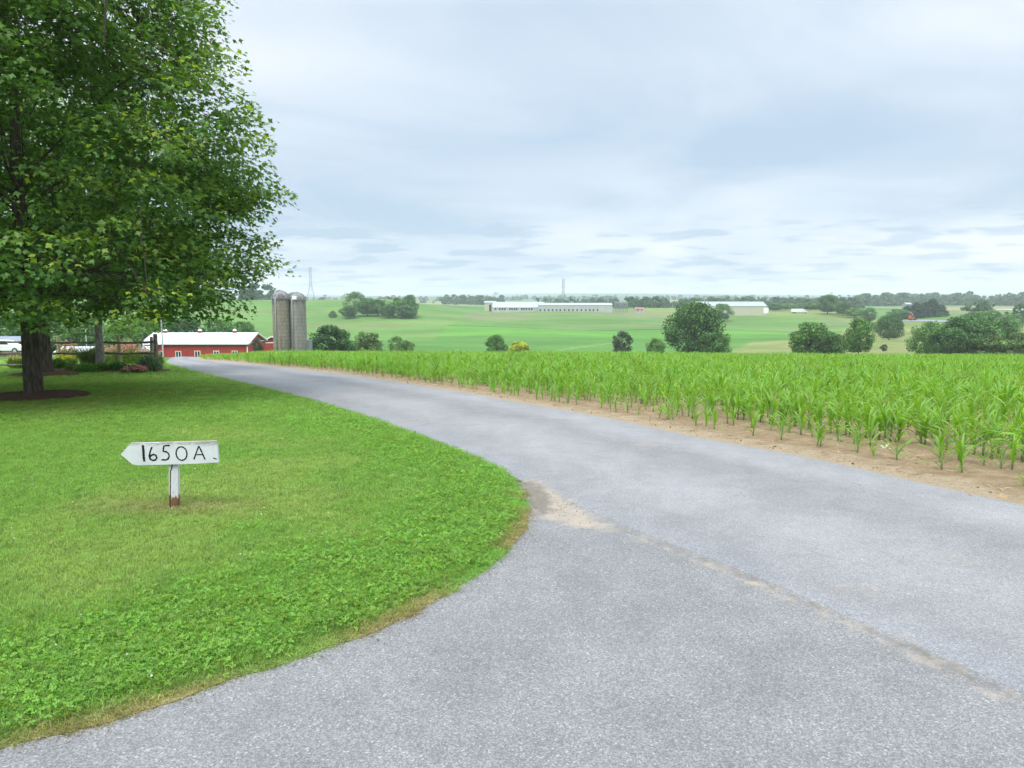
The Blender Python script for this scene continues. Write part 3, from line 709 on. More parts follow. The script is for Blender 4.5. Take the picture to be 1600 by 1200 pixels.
n = 60000; t = rng.integers(0, 330, n); w_ = 0.12 + 5.0 * rng.random(n) ** 0.8; q = vL[t] + vn_[t] * w_[:, None] + rng.normal(0, 0.08, (n, 2)); ok = in_view(q[:, 0], q[:, 1]) & (q[:, 1] < 30); q = q[ok]; n = len(q)
scatter("soil_clods", np.column_stack([q, H(q[:, 0], q[:, 1]) + 0.02]), rng.uniform(0, 6.28, (n, 3)), 0.010 + 0.045 * rng.random(n) ** 2.6, rng.integers(0, 3, n),
        np.array([0.26, 0.18, 0.105]) * rng.uniform(0.35, 1.35, (n, 1)), [lump(i, M_CLOD) for i in range(3)], "loose clods of dry brown soil under the corn", "soil clods")
m = NM("straw", 0.8, 0.2); m.col(m.attr("tint", inst=True)); M_STRAW = m.m
def straw(seed):
    r = random.Random(seed); b = MB()
    b.tube([(-0.05, 0, 0.004), (r.uniform(-.01, .01), r.uniform(-.01, .01), 0.012), (0.05, 0, 0.005)], [0.0025, 0.003, 0.002], 3, False); return b.mesh("straw", M_STRAW)
n = 5000; t = rng.integers(0, 300, n); w_ = 0.05 + 3.0 * rng.random(n); q = vL[t] + vn_[t] * w_[:, None]; ok = in_view(q[:, 0], q[:, 1]) & (q[:, 1] < 22); q = q[ok]; n = len(q)
scatter("straw_litter", np.column_stack([q, H(q[:, 0], q[:, 1]) + 0.035]), np.column_stack([rng.normal(0, .15, n), rng.normal(0, .15, n), rng.uniform(0, 6.28, n)]), rng.uniform(0.3, 1.3, n), rng.integers(0, 2, n),
        np.array([0.46, 0.37, 0.22]) * rng.uniform(0.5, 1.25, (n, 1)), [straw(0), straw(1)], "scattered bits of straw on the sandy soil", "straw")

# ------------------------------------------------------------------ hand-painted sign
g = sgn; dcam = g.y * cp + (EYE - g.z) * sp; sc = (dcam - 0.04) / FPX
sign = tag(empty("wooden_sign", g + Vector((0.022, 0, 0)), R(-2)), "white painted wooden arrow sign lettered 1650A on the lawn", "sign")
sign.rotation_euler[1] = R(3.0)
def spx(px, py): return ((px - 270) * sc, (797 - py) * sc / math.cos(PITCH) * 1.0)
m = NM("sign_paint", 0.7, 0.25); p = m.P(True); s3 = m.sepxyz(p)
ns = m.noise(9, 6, 0.7, m.scaled(p, (1, 1, 4))); ns2 = m.noise(60, 5, 0.7, m.scaled(p, (0.4, 1, 3)))
c = m.mix(m.rng(m.noise(5, 4, 0.6, p), 0.3, 0.7), (0.52, 0.54, 0.56), (0.62, 0.635, 0.65))
wear = m.math('ADD', m.rng(s3[2], 0.52, 0.64, -0.24, 0.10), m.math('ADD', m.math('MULTIPLY', ns, 0.55), m.math('MULTIPLY', ns2, 0.5)))
wear = m.math('ADD', wear, m.rng(s3[0], -0.45, -0.30, 0.05, 0.0))
c = m.mix(m.rng(wear, 0.43, 0.62, 0, 0.85), c, (0.27, 0.23, 0.20)); m.col(c); m.bump(ns2, 0.3, 0.004); M_SIGN = m.m
zb = 0.62
outl = [(189, 707), (206, 689), (262, 687.5), (341, 685), (341.8, 700), (342.5, 719), (300, 721.5), (250, 723), (214, 724), (206, 722), (200, 717), (198, 714.5)]
board = MB().prism([spx(*q) for q in outl], -0.0475, -0.0225).build("board", M_SIGN, sign, bevel=0.002)
board.rotation_euler[1] = R(-3.2); board.location = (0.029, 0, 0.0008)
m = NM("post_paint", 0.75, 0.2); p = m.P(True); s3 = m.sepxyz(p); ns = m.noise(14, 6, 0.7, m.scaled(p, (2, 2, 0.7))); ns2 = m.noise(60, 5, 0.7, m.scaled(p, (2, 2, 0.4)))
c = m.mix(m.rng(ns2, 0.35, 0.7), (0.60, 0.61, 0.63), (0.50, 0.51, 0.52))
rot_ = m.math('ADD', m.rng(s3[2], 0.03, 0.26, 0.42, -0.30, False), m.math('ADD', m.math('MULTIPLY', ns, 0.7), m.math('MULTIPLY', ns2, 0.35)))
c = m.mix(m.rng(rot_, 0.54, 0.66), c, m.mix(m.rng(ns, 0.35, 0.65), (0.21, 0.10, 0.045), (0.12, 0.065, 0.04))); m.col(c); m.bump(ns2, 0.4, 0.004)
M_POST = m.m; M_DARK = paint("black_paint", (0.018, 0.018, 0.02), 0.8, 0.3, 40, 0.1)
pw = 16.5 * sc
post = MB().prism([(spx(262.6, 0)[0], -0.06), (spx(277.2, 0)[0], -0.06), (spx(277.2, 0)[0], spx(0, 692)[1]), (spx(262.6, 0)[0], spx(0, 692)[1])], -0.022, 0.018).build("post", M_POST, sign, bevel=0.003)
def stroke(name, path, w, mat, y=-0.0490, par=board):
    r = random.Random(name + str(path[0])); w = w * 1.3; pts = []
    for (a, b) in zip(path[:-1], path[1:]):
        n_ = max(2, int(math.hypot(b[0] - a[0], b[1] - a[1]) / 7))
        pts += [(a[0] + (b[0] - a[0]) * k_ / n_, a[1] + (b[1] - a[1]) * k_ / n_) for k_ in range(n_)]
    pts.append(path[-1]); L_, R_ = [], []
    for k_, q in enumerate(pts):
        a, b = pts[max(k_ - 1, 0)], pts[min(k_ + 1, len(pts) - 1)]; d = math.hypot(b[0] - a[0], b[1] - a[1]) or 1
        nx_, ny_ = -(b[1] - a[1]) / d, (b[0] - a[0]) / d; h_ = w / 2 * r.uniform(0.72, 1.15)
        L_.append((q[0] + nx_ * h_, q[1] + ny_ * h_)); R_.append((q[0] - nx_ * h_, q[1] - ny_ * h_))
    tr = lambda q: spx(q[0] / 6.4 + 150, q[1] / 6.4 + 660)
    V = [(tr(q)[0], y, tr(q)[1]) for q in L_ + R_]; n_ = len(L_); V += [(v[0], y + 0.0012, v[2]) for v in V]
    F = [(k_, k_ + 1, n_ + k_ + 1, n_ + k_) for k_ in range(n_ - 1)] + [(2 * n_ + k_, 2 * n_ + k_ + 1, k_ + 1, k_) for k_ in range(n_ - 1)] + [(n_ + k_, n_ + k_ + 1, 3 * n_ + k_ + 1, 3 * n_ + k_) for k_ in range(n_ - 1)]
    return MB().add(V, F).build(name, mat, par)
stroke("digit", [(480, 206), (483, 260), (482, 320), (485, 370)], 19, M_DARK)
stroke("digit", [(572, 224), (556, 255), (546, 285), (540, 318), (546, 346), (572, 358), (600, 352), (614, 332), (606, 308), (584, 298), (560, 306), (546, 322)], 14, M_DARK)
stroke("digit", [(752, 209), (720, 207), (692, 214), (686, 240), (682, 268), (712, 270), (734, 288), (740, 316), (726, 342), (700, 354), (676, 350), (658, 354)], 12, M_DARK)
stroke("digit", [(865 + 55 * math.sin(k_ * 0.3927), 288 - 68 * math.cos(k_ * 0.3927)) for k_ in range(17)], 11, M_DARK)
lt = stroke("letter", [(986, 346), (1008, 292), (1030, 240), (1044, 214), (1060, 250), (1080, 300), (1098, 346)], 11, M_DARK)
stroke("crossbar", [(1014, 300), (1040, 297), (1076, 298)], 8, M_DARK, y=-0.0492, par=lt)
stroke("dash", [(1180, 331), (1200, 338), (1216, 342)], 9, M_DARK)
M_CRACK = paint("split_wood", (0.06, 0.035, 0.025), 0.9, 0.3, 40, 0.1)
stroke("crack", [(757, 405), (752, 440), (748, 462), (738, 468), (737, 560), (736, 700), (737, 850)], 9, M_CRACK, y=-0.0232, par=post)

# ------------------------------------------------------------------ trees
def bark(name, a, b):
    m = NM(name, 0.95, 0.1); p = m.P(True); f = m.noise(6, 6, 0.7, m.scaled(p, (3, 3, 0.6))); m.col(m.mix(m.rng(f, 0.35, 0.65), a, b)); m.bump(f, 0.9, 0.04); return m.m
M_BARK, M_BARKG = bark("maple_bark", (0.055, 0.044, 0.036), (0.125, 0.105, 0.088)), bark("grey_bark", (0.16, 0.15, 0.135), (0.34, 0.32, 0.29))
M_LEAF = leafmat("maple_leaves", False, 0.42, 0.45, 0.35, 0.12)
M_FAR = leafmat("tree_leaves", False, 0.25, 0.6, 0.2, 0.1, (1.1, 1.2, 0.6))
MAPLE = np.array([(0, 0.34, 0.02), (0, 0, 0), (-0.50, 0.44, -0.06), (-0.17, 0.60, 0.02), (0, 1.0, -0.10), (0.17, 0.60, 0.02), (0.50, 0.44, -0.06)])
MAPLE_F = np.array([(0, i, i % 6 + 1) for i in range(1, 7)])
def unit(v): return v / np.maximum(np.linalg.norm(v, axis=1, keepdims=True), 1e-9)
def leaf_mesh(name, pos, tip, nrm, size, tint, mat, tmpl=MAPLE, tf=MAPLE_F):
    t = unit(tip); b = unit(np.cross(t, nrm)); nn = np.cross(b, t)
    k_ = len(tmpl); q = tmpl[None] * size[:, None, None]
    V = pos[:, None] + q[..., 0:1] * b[:, None] + q[..., 1:2] * t[:, None] + q[..., 2:3] * nn[:, None]
    F = (np.arange(len(pos)) * k_)[:, None, None] + tf[None]
    return fast_mesh(name, V.reshape(-1, 3), F.reshape(-1, tf.shape[1]), [mat], tint=np.repeat(tint, k_, 0))
def shade_tree(name, base, seed, trunk_r, env, z0, z1, n_cl, per, leaf, mat_bark, dark=1.0, lean=(0, 0), cz=0.42, spray=0.42):
    """trunk with limbs reaching every leaf spray; env(phi, t) gives the crown radius at azimuth phi and height share t"""
    r = np.random.default_rng(seed); root = empty(name, base)
    Hh = z1 - z0; nb_ = n_cl // 5; ph = r.uniform(0, 6.283, nb_ * 4); t = r.random(nb_ * 4)
    lump = 0.91 + 0.13 * np.sin(ph * 3 + t * 9 + seed) * np.sin(t * 13 + ph * 2) + 0.07 * np.sin(ph * 7 + t * 21) + r.normal(0, 0.03, len(ph))
    er = env(ph, t) * lump; keep = r.random(len(ph)) < er / er.max(); ph, t, er = ph[keep][:nb_], t[keep][:nb_], er[keep][:nb_]
    fr = np.where(r.random(len(ph)) < 0.66, r.uniform(0.72, 1.0, len(ph)), np.sqrt(r.uniform(0.03, 0.60, len(ph))))
    # five sprays to a bough, fanned outwards and stacked in flat layers
    ph, t, er, fr = (np.repeat(q, 5) for q in (ph, t, er, fr)); n_ = len(ph)
    ph = ph + r.normal(0, 0.42, n_) / np.maximum(er * fr, 1.0); t = np.clip(t + r.normal(0, 0.028, n_), 0, 1); fr = np.clip(fr + r.normal(0, 0.07, n_), 0.1, 1.06)
    C = np.stack([np.cos(ph) * er * fr + lean[0] * t, np.sin(ph) * er * fr + lean[1] * t, z0 + Hh * t], 1)
    # limbs
    wood = MB(); nodes = []
    top = z1 - Hh * 0.10; tp = [(lean[0] * k_ / 8 * 0.5 + 0.06 * math.sin(k_ * 2 + seed) * (k_ > 1), 0.05 * math.cos(k_ * 3 + seed) * (k_ > 1), -0.15 + (top + 0.15) * k_ / 8) for k_ in range(9)]
    tr = [trunk_r * (1.0 if k_ else 1.28) * (1 - 0.93 * (k_ / 8) ** 0.85) + 0.012 for k_ in range(9)]
    # buttressed foot
    tp.insert(1, (tp[0][0], tp[0][1], 0.18)); tr.insert(1, trunk_r * 1.04); tr[0] = trunk_r * 1.45
    trunk_mb = MB().tube(tp, tr, 14); spine = np.array(tp)
    for q in spine[3:]: nodes.append(q)
    ends = [C[r.integers(n_)]]
    for _ in range(33):
        d = np.min(np.linalg.norm(C[:, None] - np.array(ends)[None], axis=2), axis=1); ends.append(C[np.argmax(d * r.uniform(0.7, 1, n_))])
    for e in ends:
        h_ = np.hypot(*e[:2]); zs = np.clip(e[2] - h_ * 0.55, z0 + 0.25, top); s_ = np.array([np.interp(zs, spine[:, 2], spine[:, 0]), np.interp(zs, spine[:, 2], spine[:, 1]), zs])
        pts = []
        for k_ in range(7):
            w_ = k_ / 6; q = s_ * (1 - w_) + e * w_; q[2] += 0.12 * h_ * math.sin(math.pi * w_); q[:2] += r.normal(0, 0.04 * h_ * 0.4, 2) * (0 < k_ < 6); pts.append(q); nodes.append(q)
        rr = trunk_r * 0.17 * (0.5 + 0.5 * h_ / env(0, 0.4)); wood.tube(pts, [max(0.012, rr * (1 - 0.88 * k_ / 6)) for k_ in range(7)], 6, False)
    nodes = np.array(nodes)
    for grp in C.reshape(-1, 5, 3):            # a branchlet to each bough, then a twig to each of its sprays
        q = grp.mean(0); inward = q * np.array([0.93, 0.93, 1.0]) - np.array([0, 0, 0.12])
        d = np.linalg.norm(nodes - inward, axis=1) + 0.6 * np.maximum(0, nodes[:, 2] - inward[2]); s_ = nodes[np.argsort(d)[r.integers(0, 4)]]
        if np.linalg.norm(s_ - inward) < 2.6:
            mdp = (s_ + inward) / 2 + r.normal(0, 0.10, 3); mdp[2] += 0.06; wood.tube([s_, mdp, inward], [0.013, 0.010, 0.006], 3, False)
        for e in grp: wood.tube([inward, (inward + e) / 2 + r.normal(0, 0.04, 3), e], [0.006, 0.005, 0.002], 3, False)
    tk = trunk_mb.build("trunk", mat_bark, root, smooth=True); wood.build("branches", mat_bark, root, smooth=True)
    # leaf sprays: flat layers at the twig ends
    cen = np.repeat(C, per, 0); N_ = len(cen); rad_ = np.repeat(np.stack([np.cos(ph), np.sin(ph), np.zeros(n_)], 1), per, 0)
    off = np.clip(r.normal(0, 1, (N_, 3)), -1.5, 1.5) * np.array([spray, spray, spray * 0.42]) * np.repeat(r.uniform(0.55, 1.2, n_), per)[:, None]
    off[:, 2] -= 0.25 * np.hypot(off[:, 0], off[:, 1]) * 0.6
    pos = cen + off; tip = rad_ * 0.7 + unit(off + 1e-6) * 0.7 + r.normal(0, 0.45, (N_, 3)); tip[:, 2] -= 0.35
    nrm = r.normal(0, 0.42, (N_, 3)) + np.array([0, 0, 1]) + rad_ * 0.25
    hue = np.repeat(r.random(n_), per)[:, None]; c_ = np.array([0.078, 0.182, 0.040]) * (1 - hue) + np.array([0.145, 0.258, 0.046]) * hue
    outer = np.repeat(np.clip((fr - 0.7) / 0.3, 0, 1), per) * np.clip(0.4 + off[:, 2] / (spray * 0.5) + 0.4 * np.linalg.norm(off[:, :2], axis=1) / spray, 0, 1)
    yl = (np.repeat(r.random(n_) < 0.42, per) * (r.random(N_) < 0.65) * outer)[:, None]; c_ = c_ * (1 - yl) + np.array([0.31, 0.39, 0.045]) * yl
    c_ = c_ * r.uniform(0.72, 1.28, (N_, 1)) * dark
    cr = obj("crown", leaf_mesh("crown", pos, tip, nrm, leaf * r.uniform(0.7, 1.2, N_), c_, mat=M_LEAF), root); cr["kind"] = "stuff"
    return root
def env_maple(ph, t): return 5.95 * np.where(t < 0.22, 0.80 + 0.20 * np.sin(np.clip(t / 0.22, 0, 1) * 1.5708), np.sqrt(np.clip(1 - (np.clip(t - 0.22, 0, 1) / 0.82) ** 2.0, 0.01, 1)))
g1 = ground_at(54, 622)
tag(shade_tree("maple_tree", g1, 11, 0.20, env_maple, 1.92, 12.0, 3500, 42, 0.125, M_BARK, spray=0.29), "large maple with dark trunk in a mulch ring by the arrow sign", "tree")
bx_ = Vector(ray(166, -40)) * 10.6, Vector(ray(163, 68)) * 10.9; mt = bpy.data.objects["maple_tree"]
MB().tube([bx_[0] + Vector((0, 0, EYE)) - g1, bx_[1] + Vector((0, 0, EYE)) - g1], [0.017, 0.013], 7).build("bare_branch", M_BARK, mt)
g2 = ground_at(72, 587)
def env2(ph, t): return 5.0 * np.clip(np.sin(np.pi * np.clip(0.14 + 0.86 * t, 0, 1) ** 0.75), 0.02, 1) ** 0.6
tag(shade_tree("maple_tree", g2, 23, 0.24, env2, 2.6, 11.0, 620, 40, 0.17, M_BARK, spray=0.5), "second maple, trunk half hidden behind the large maple's trunk", "tree")
g3 = at_dist(155, 28.9)
def env3(ph, t): return 3.4 * np.clip(np.sin(np.pi * np.clip(0.15 + 0.85 * t, 0, 1) ** 0.75), 0.02, 1) ** 0.6
tag(shade_tree("shade_tree", g3, 31, 0.165, env3, 3.2, 9.5, 360, 40, 0.20, M_BARKG, spray=0.55), "pale grey trunked tree rising behind the flower bed", "tree")

def mulch_ring(c, rx, ry, name, label):
    V, F = [(0, 0, 0.10)], []
    n_ = 56
    for k_, (f, z) in enumerate(((0.35, 0.11), (0.7, 0.085), (0.93, 0.05), (1.0, 0.0), (1.01, -0.05))):
        for q in range(n_):
            a = q * 2 * math.pi / n_; w_ = 1 + 0.025 * math.sin(a * 5 + c.x) + 0.02 * math.sin(a * 11); x_, y_ = math.cos(a) * rx * f * w_, math.sin(a) * ry * f * w_
            V.append((x_, y_, h1(c.x + x_, c.y + y_) - c.z + 0.03 + z + (0.015 * random.random() if z > 0 else 0)))
    F += [(0, 1 + q, 1 + (q + 1) % n_) for q in range(n_)]
    for k_ in range(4): F += [(1 + k_ * n_ + q, 1 + (k_ + 1) * n_ + q, 1 + (k_ + 1) * n_ + (q + 1) % n_, 1 + k_ * n_ + (q + 1) % n_) for q in range(n_)]
    o = MB().add(V, F).build(name, M_MULCH, None, c); return tag(o, label, "mulch", kind="stuff")
m = NM("bark_mulch", 0.95, 0.1); f = m.noise(38, 5, 0.75); m.col(m.mix(m.rng(f, 0.35, 0.65), (0.055, 0.034, 0.022), (0.175, 0.105, 0.066))); m.bump(f, 1.0, 0.05); M_MULCH = m.m
mulch_ring(g1, 1.12, 1.30, "bark_mulch", "ring of brown bark mulch round the large maple's foot")
mulch_ring(g2, 1.05, 1.20, "bark_mulch", "ring of brown bark mulch round the second maple's foot")

# ------------------------------------------------------------------ far trees: kinds with shared crowns, unit size
QUAD = np.array([(-0.5, 0, 0), (0, -0.6, 0.06), (0.5, 0, 0), (0, 0.6, -0.06)]); QUAD_F = np.array([(0, 1, 2, 3)])
def crown_mesh(seed, n_, col, lobes, leaf, shape):
    r = np.random.default_rng(seed); cs, rs = [], []
    for k_ in range(lobes):
        ph = r.uniform(0, 6.28); t = r.random(); w_ = shape(t) * math.sqrt(r.uniform(0.05, 1.0)); rr_ = r.uniform(0.085, 0.165)
        w_ = max(0, min(w_, shape(t) - rr_ * 0.75)); cs.append((math.cos(ph) * w_, math.sin(ph) * w_, min(max(t, rr_ * 0.9), 1 - rr_ * 0.85))); rs.append(rr_)
    cs, rs = np.array(cs), np.array(rs); cs[:, :2] *= 1 + 0.22 * np.sin(3 * np.arctan2(cs[:, 1], cs[:, 0]) + seed)[:, None] * np.sin(cs[:, 2:3] * 7 + seed); k_ = r.choice(lobes, n_, p=rs ** 2 / (rs ** 2).sum()); d = unit(r.normal(0, 1, (n_, 3)))
    pos = cs[k_] + d * rs[k_][:, None] * r.uniform(0.6, 1.15, (n_, 1)); pos[:, 2] = np.maximum(pos[:, 2], 0.015)
    nrm = d + r.normal(0, 0.55, (n_, 3)); tip = r.normal(0, 1, (n_, 3)); lobe_c = r.uniform(0.6, 1.45, lobes)
    tint = np.array(col) * (lobe_c[k_] * r.uniform(0.5, 1.5, n_))[:, None] * (1 + r.normal(0, 0.05, (n_, 3)))
    return leaf_mesh("crown", pos, tip, nrm, leaf * r.uniform(0.7, 1.3, n_), tint, M_FAR, QUAD, QUAD_F)
s_round = lambda t: 0.5 * math.sqrt(max(0, 1 - (2 * t - 0.95) ** 2)) + 0.02
s_dome = lambda t: 0.5 * math.sqrt(max(0, 1 - t ** 2)) + 0.02
s_cone = lambda t: 0.5 * (1 - t) ** 0.75 + 0.02
def tmb(h_, w_, fork=True):
    b = MB().tube([(0, 0, -0.25), (0.005, 0, 0), (0.01, 0.004, h_ * 0.5), (0, 0, h_)], [w_ * 1.3, w_, w_ * 0.8, w_ * 0.35], 7)
    if fork:
        for a in (0.4, 1.9, 3.3, 4.9): b.tube([(0, 0, h_ * 0.45), (math.cos(a) * 0.12, math.sin(a) * 0.12, h_ * 0.8), (math.cos(a) * 0.26, math.sin(a) * 0.26, h_ * 1.05)], [w_ * 0.6, w_ * 0.4, w_ * 0.15], 5, False)
    return b.mesh("trunk", M_BARK, True)
KIND = {}
def mk(nm, seed, n_, col, lobes, leaf, shape, base, th): KIND[nm] = (crown_mesh(seed, n_, col, lobes, leaf, shape), tmb(th, 0.022), base)
mk("oak", 1, 9520, (0.083, 0.174, 0.043), 87, 0.037, s_round, 0.12, 0.6)
mk("oak2", 2, 9520, (0.103, 0.209, 0.049), 76, 0.037, s_round, 0.10, 0.6)
mk("light", 3, 8160, (0.133, 0.244, 0.065), 68, 0.037, s_round, 0.14, 0.6)
mk("big", 4, 16320, (0.077, 0.160, 0.046), 133, 0.028, s_round, 0.05, 0.6)
mk("bush", 5, 9520, (0.067, 0.148, 0.041), 95, 0.037, s_dome, 0.0, 0.4)
mk("bush2", 6, 6800, (0.147, 0.227, 0.072), 57, 0.041, s_dome, 0.0, 0.4)
mk("gold", 7, 5440, (0.416, 0.452, 0.051), 49, 0.045, s_dome, 0.0, 0.4)
mk("plum", 8, 4896, (0.075, 0.095, 0.058), 49, 0.041, s_round, 0.06, 0.5)
mk("pine", 9, 6800, (0.047, 0.086, 0.049), 83, 0.037, s_cone, 0.04, 0.8)
mk("airy", 10, 3536, (0.159, 0.260, 0.080), 41, 0.037, s_round, 0.16, 0.6)
tcount = random.Random(5)
def far_tree(kind, px, w_px, top, D=None, base=None, label="", cat="tree", group=None, name=None, depth=1.0, low=False):
    if D is None: g = ground_at(px, base)
    else: g = at_dist(px, D)
    D = g.y; cm, tm, b0 = KIND[kind]; b0 = -0.02 if low else b0; w_ = w_px * D / FPX; h_ = max(z_at(top, D) - g.z, 0.8)
    root = empty(name or ("bush" if cat in ("bush", "shrub") else "pine_tree" if kind == "pine" else "tree"), g, tcount.uniform(0, 6.28), (w_ * 1.04, w_ * depth * 1.04, h_))
    obj("trunk", tm, root); c_ = obj("crown", cm, root, (0, 0, b0)); c_.scale = (1, 1, (1 - b0)); c_["kind"] = "stuff"
    return tag(root, label, cat, group)
T = far_tree
T("bush", 514, 74, 510, D=165, label="dark rounded evergreen bush right beside the grey silos", cat="bush")
T("bush2", 578, 52, 521, D=170, label="olive rounded bush between the dark bush and the forked tree", cat="bush")
T("airy", 563, 26, 519, D=180, label="thin pale shrub poking out behind the olive bush", cat="shrub")
T("airy", 619, 26, 526, D=172, label="small leaning olive tree with a bare stem past the olive bush", cat="tree")
T("light", 634, 24, 532, D=176, label="low green bush leaning against the small olive tree", cat="bush")
T("oak2", 775, 34, 524, D=190, label="small dark green tree beside the yellow bush", cat="tree", low=True)
T("gold", 810, 38, 534, D=186, label="yellow leaved bush standing behind the corn", cat="bush")
T("plum", 973, 32, 518, D=190, label="dull dark olive small tree alone behind the corn", cat="tree")
T("light", 1025, 28, 529, D=185, label="pale green shrub at the foot of the biggest field tree", cat="shrub", low=True)
T("big", 1086, 98, 474, D=195, label="biggest dark green tree standing alone mid field", cat="tree", depth=0.8, low=True)
T("oak", 1117, 52, 520, D=189, label="low dark green bush at the right foot of the biggest tree", cat="bush", low=True)
T("oak2", 1268, 62, 505, D=180, label="bushy green tree left of the pair on the pasture", cat="tree", low=True)
T("oak", 1296, 56, 520, D=176, label="low dark bush between the bushy tree and the slender tree", cat="bush", low=True)
T("oak2", 1343, 44, 499, D=190, label="upright green tree with bare trunk right of the dark bush", cat="tree")
T("big", 1389, 40, 493, base=531, label="round green tree standing alone on the yellowish pasture", cat="tree")
T("plum", 1381, 10, 538, base=549, label="tiny dark shrub on the pasture below the round tree", cat="shrub")
T("oak2", 1358, 20, 481, base=504, label="narrow dark tree at the end of the ridge hedgerow", cat="tree")
T("oak", 1293, 35, 461, base=491, label="round dark tree on the ridge beside the white truck", cat="tree")
T("light", 1452, 54, 503, D=200, label="mid green tree at the near end of the pasture thicket", cat="tree", group="thicket trees at the pasture's edge", low=True)
T("oak2", 1476, 46, 508, D=190, label="deep green tree second in the pasture thicket", cat="tree", group="thicket trees at the pasture's edge", low=True)
T("big", 1512, 104, 497, D=186, label="broad grey green tree filling the middle of the thicket", cat="tree", group="thicket trees at the pasture's edge", depth=0.8, low=True)
T("bush2", 1545, 60, 520, D=180, label="pale bush in front of the thicket's broad tree", cat="bush", group="thicket trees at the pasture's edge")
T("oak", 1567, 40, 500, D=225, label="dark tree right behind the thicket's broad tree", cat="tree", group="thicket trees at the pasture's edge", low=True)
T("bush2", 1592, 50, 520, D=178, label="loose pale green bush at the picture's right edge", cat="bush", group="thicket trees at the pasture's edge")
T("oak2", 1535, 70, 487, D=330, label="wide dark tree rising behind the thicket", cat="tree", depth=0.8)
T("light", 1572, 40, 492, D=340, label="yellow green rounded tree behind the thicket", cat="tree")
T("oak", 1554, 22, 486, D=420, label="small round tree before the tan field", cat="tree")
T("oak2", 1584, 28, 491, D=420, label="small dark tree beside the green strip at the right edge", cat="tree")
T("oak2", 1402, 32, 483, base=499, label="rounded green tree left of the pine clump", cat="tree")
for q, (px, tp_, w_) in enumerate(((1418, 478, 22), (1432, 473, 24), (1445, 472, 22), (1457, 467, 26), (1470, 476, 24))):
    T("pine", px, w_ * 1.25, tp_, D=ground_at(1425, 500.5).y + 14 + q * 3, label="dark pine in the clump behind the orange machine, %s from the machine's side" % ("first", "second", "third", "fourth, tallest", "last")[q], cat="pine", group="pines behind the orange machine")
DCL = ground_at(590, 497).y
for q, (kd, px, w_, tp_, lb) in enumerate((("airy", 553, 36, 456, "pale airy tree at the left of the hilltop clump"), ("oak", 545, 26, 478, "low dark tree at the left foot of the hilltop clump"), ("oak2", 574, 30, 466, "dark tree second from the left in the hilltop clump"),
        ("oak", 590, 30, 468, "dark rounded tree in the middle of the hilltop clump"), ("oak", 607, 26, 476, "short dark tree right of the clump's middle"), ("light", 622, 28, 465, "light green tree near the right of the hilltop clump"), ("oak2", 641, 24, 461, "upright tree at the right end of the hilltop clump"), ("oak", 634, 36, 478, "low dark tree at the right foot of the hilltop clump"))):
    T(kd, px, w_, tp_, D=(DCL + 12 if q in (0, 2, 3, 5, 6) else DCL), label=lb, cat="tree", group="trees of the hilltop clump")
T("bush2", 520, 14, 486, base=496, label="small shrub set apart left of the hilltop clump", cat="shrub")
for q, (px, w_, tp_, D_, lb) in enumerate(((1128, 30, 475, 520, "dark tree before the cream barn's wall"), (1210, 26, 474, 640, "bushy tree right behind the cream barn's end"), (1228, 30, 474, 660, "rounded bushy tree between the cream barn and the truck"), (1268, 30, 473, 650, "green tree behind the white truck"), (1318, 24, 472, 560, "dark tree just right of the ridge's round tree"),
        (1336, 28, 481, 540, "hedge tree below the ridge's end"))):
    T(("oak2", "oak", "light")[q % 3], px, w_, tp_, D=D_, label=lb, cat="tree")
# trees behind the red barn and the fence
for q, (kd, px, w_, tp_, D_, lb) in enumerate((("oak", 290, 60, 496, 185, "dark tree behind the red barn's roof, near its middle cupola"), ("oak2", 340, 60, 500, 190, "tree behind the red barn's right half"), ("oak2", 380, 40, 503, 200, "small tree behind the red barn's gable end"), ("oak", 235, 60, 490, 175, "tree behind the red barn's left end"),
        ("light", 190, 56, 500, 120, "pale green tree behind the fence, left of the red barn"), ("airy", 205, 40, 508, 75, "thin leafed young tree just behind the fence"), ("light", 130, 70, 495, 150, "light green tree behind the grey trunked tree"), ("oak2", 60, 90, 490, 150, "tree behind the maple trunks"), ("oak", 12, 80, 488, 160, "dark tree at the picture's left edge behind the grey roof"))):
    T(kd, px, w_, tp_, D=D_, label=lb, cat="tree")
T("plum", 401, 16, 529, D=128, label="brownish shrub before the red barn's gable end", cat="shrub")

# ------------------------------------------------------------------ far woods along the horizon
wx, wy, ws, wt = [], [], [], []
def band(px0, px1, D0, D1, n_, h_, dens=0.0, tint=(0.9, 0.95, 0.95)):
    for _ in range(n_):
        px, D = tcount.uniform(px0, px1), tcount.uniform(D0, D1); g = at_dist(px, D)
        if dens and vnoise(g.x, g.y, 1 / 120.) < dens: continue
        s_ = h_ * tcount.uniform(0.5, 1.35); wx.append(g.x); wy.append(g.y); ws.append((s_ * tcount.uniform(0.9, 1.5),) * 2 + (s_,)); wt.append(tint)
band(-200, 1800, 2000, 2600, 800, 12, 0.5)
band(380, 480, 900, 1100, 60, 11); band(480, 620, 1000, 1300, 40, 9, 0.4); band(690, 790, 1150, 1350, 40, 12); band(560, 760, 1500, 1800, 50, 9, 0.5)
band(840, 1290, 900, 1060, 170, 9.5); band(970, 1120, 760, 860, 70, 9); band(1200, 1340, 740, 860, 60, 9)
band(1340, 1700, 1050, 1350, 300, 15, 0.2); band(1300, 1650, 760, 900, 70, 11, 0.55); band(1490, 1720, 420, 560, 40, 9, 0.45)
band(-250, 430, 700, 1000, 160, 12, 0.3)
n = len(wx); wx, wy = np.array(wx), np.array(wy)
M_WOOD = leafmat("wood_leaves", True, 0.2, 0.7, 0.1, 0.1, (1, 1, 0.7))
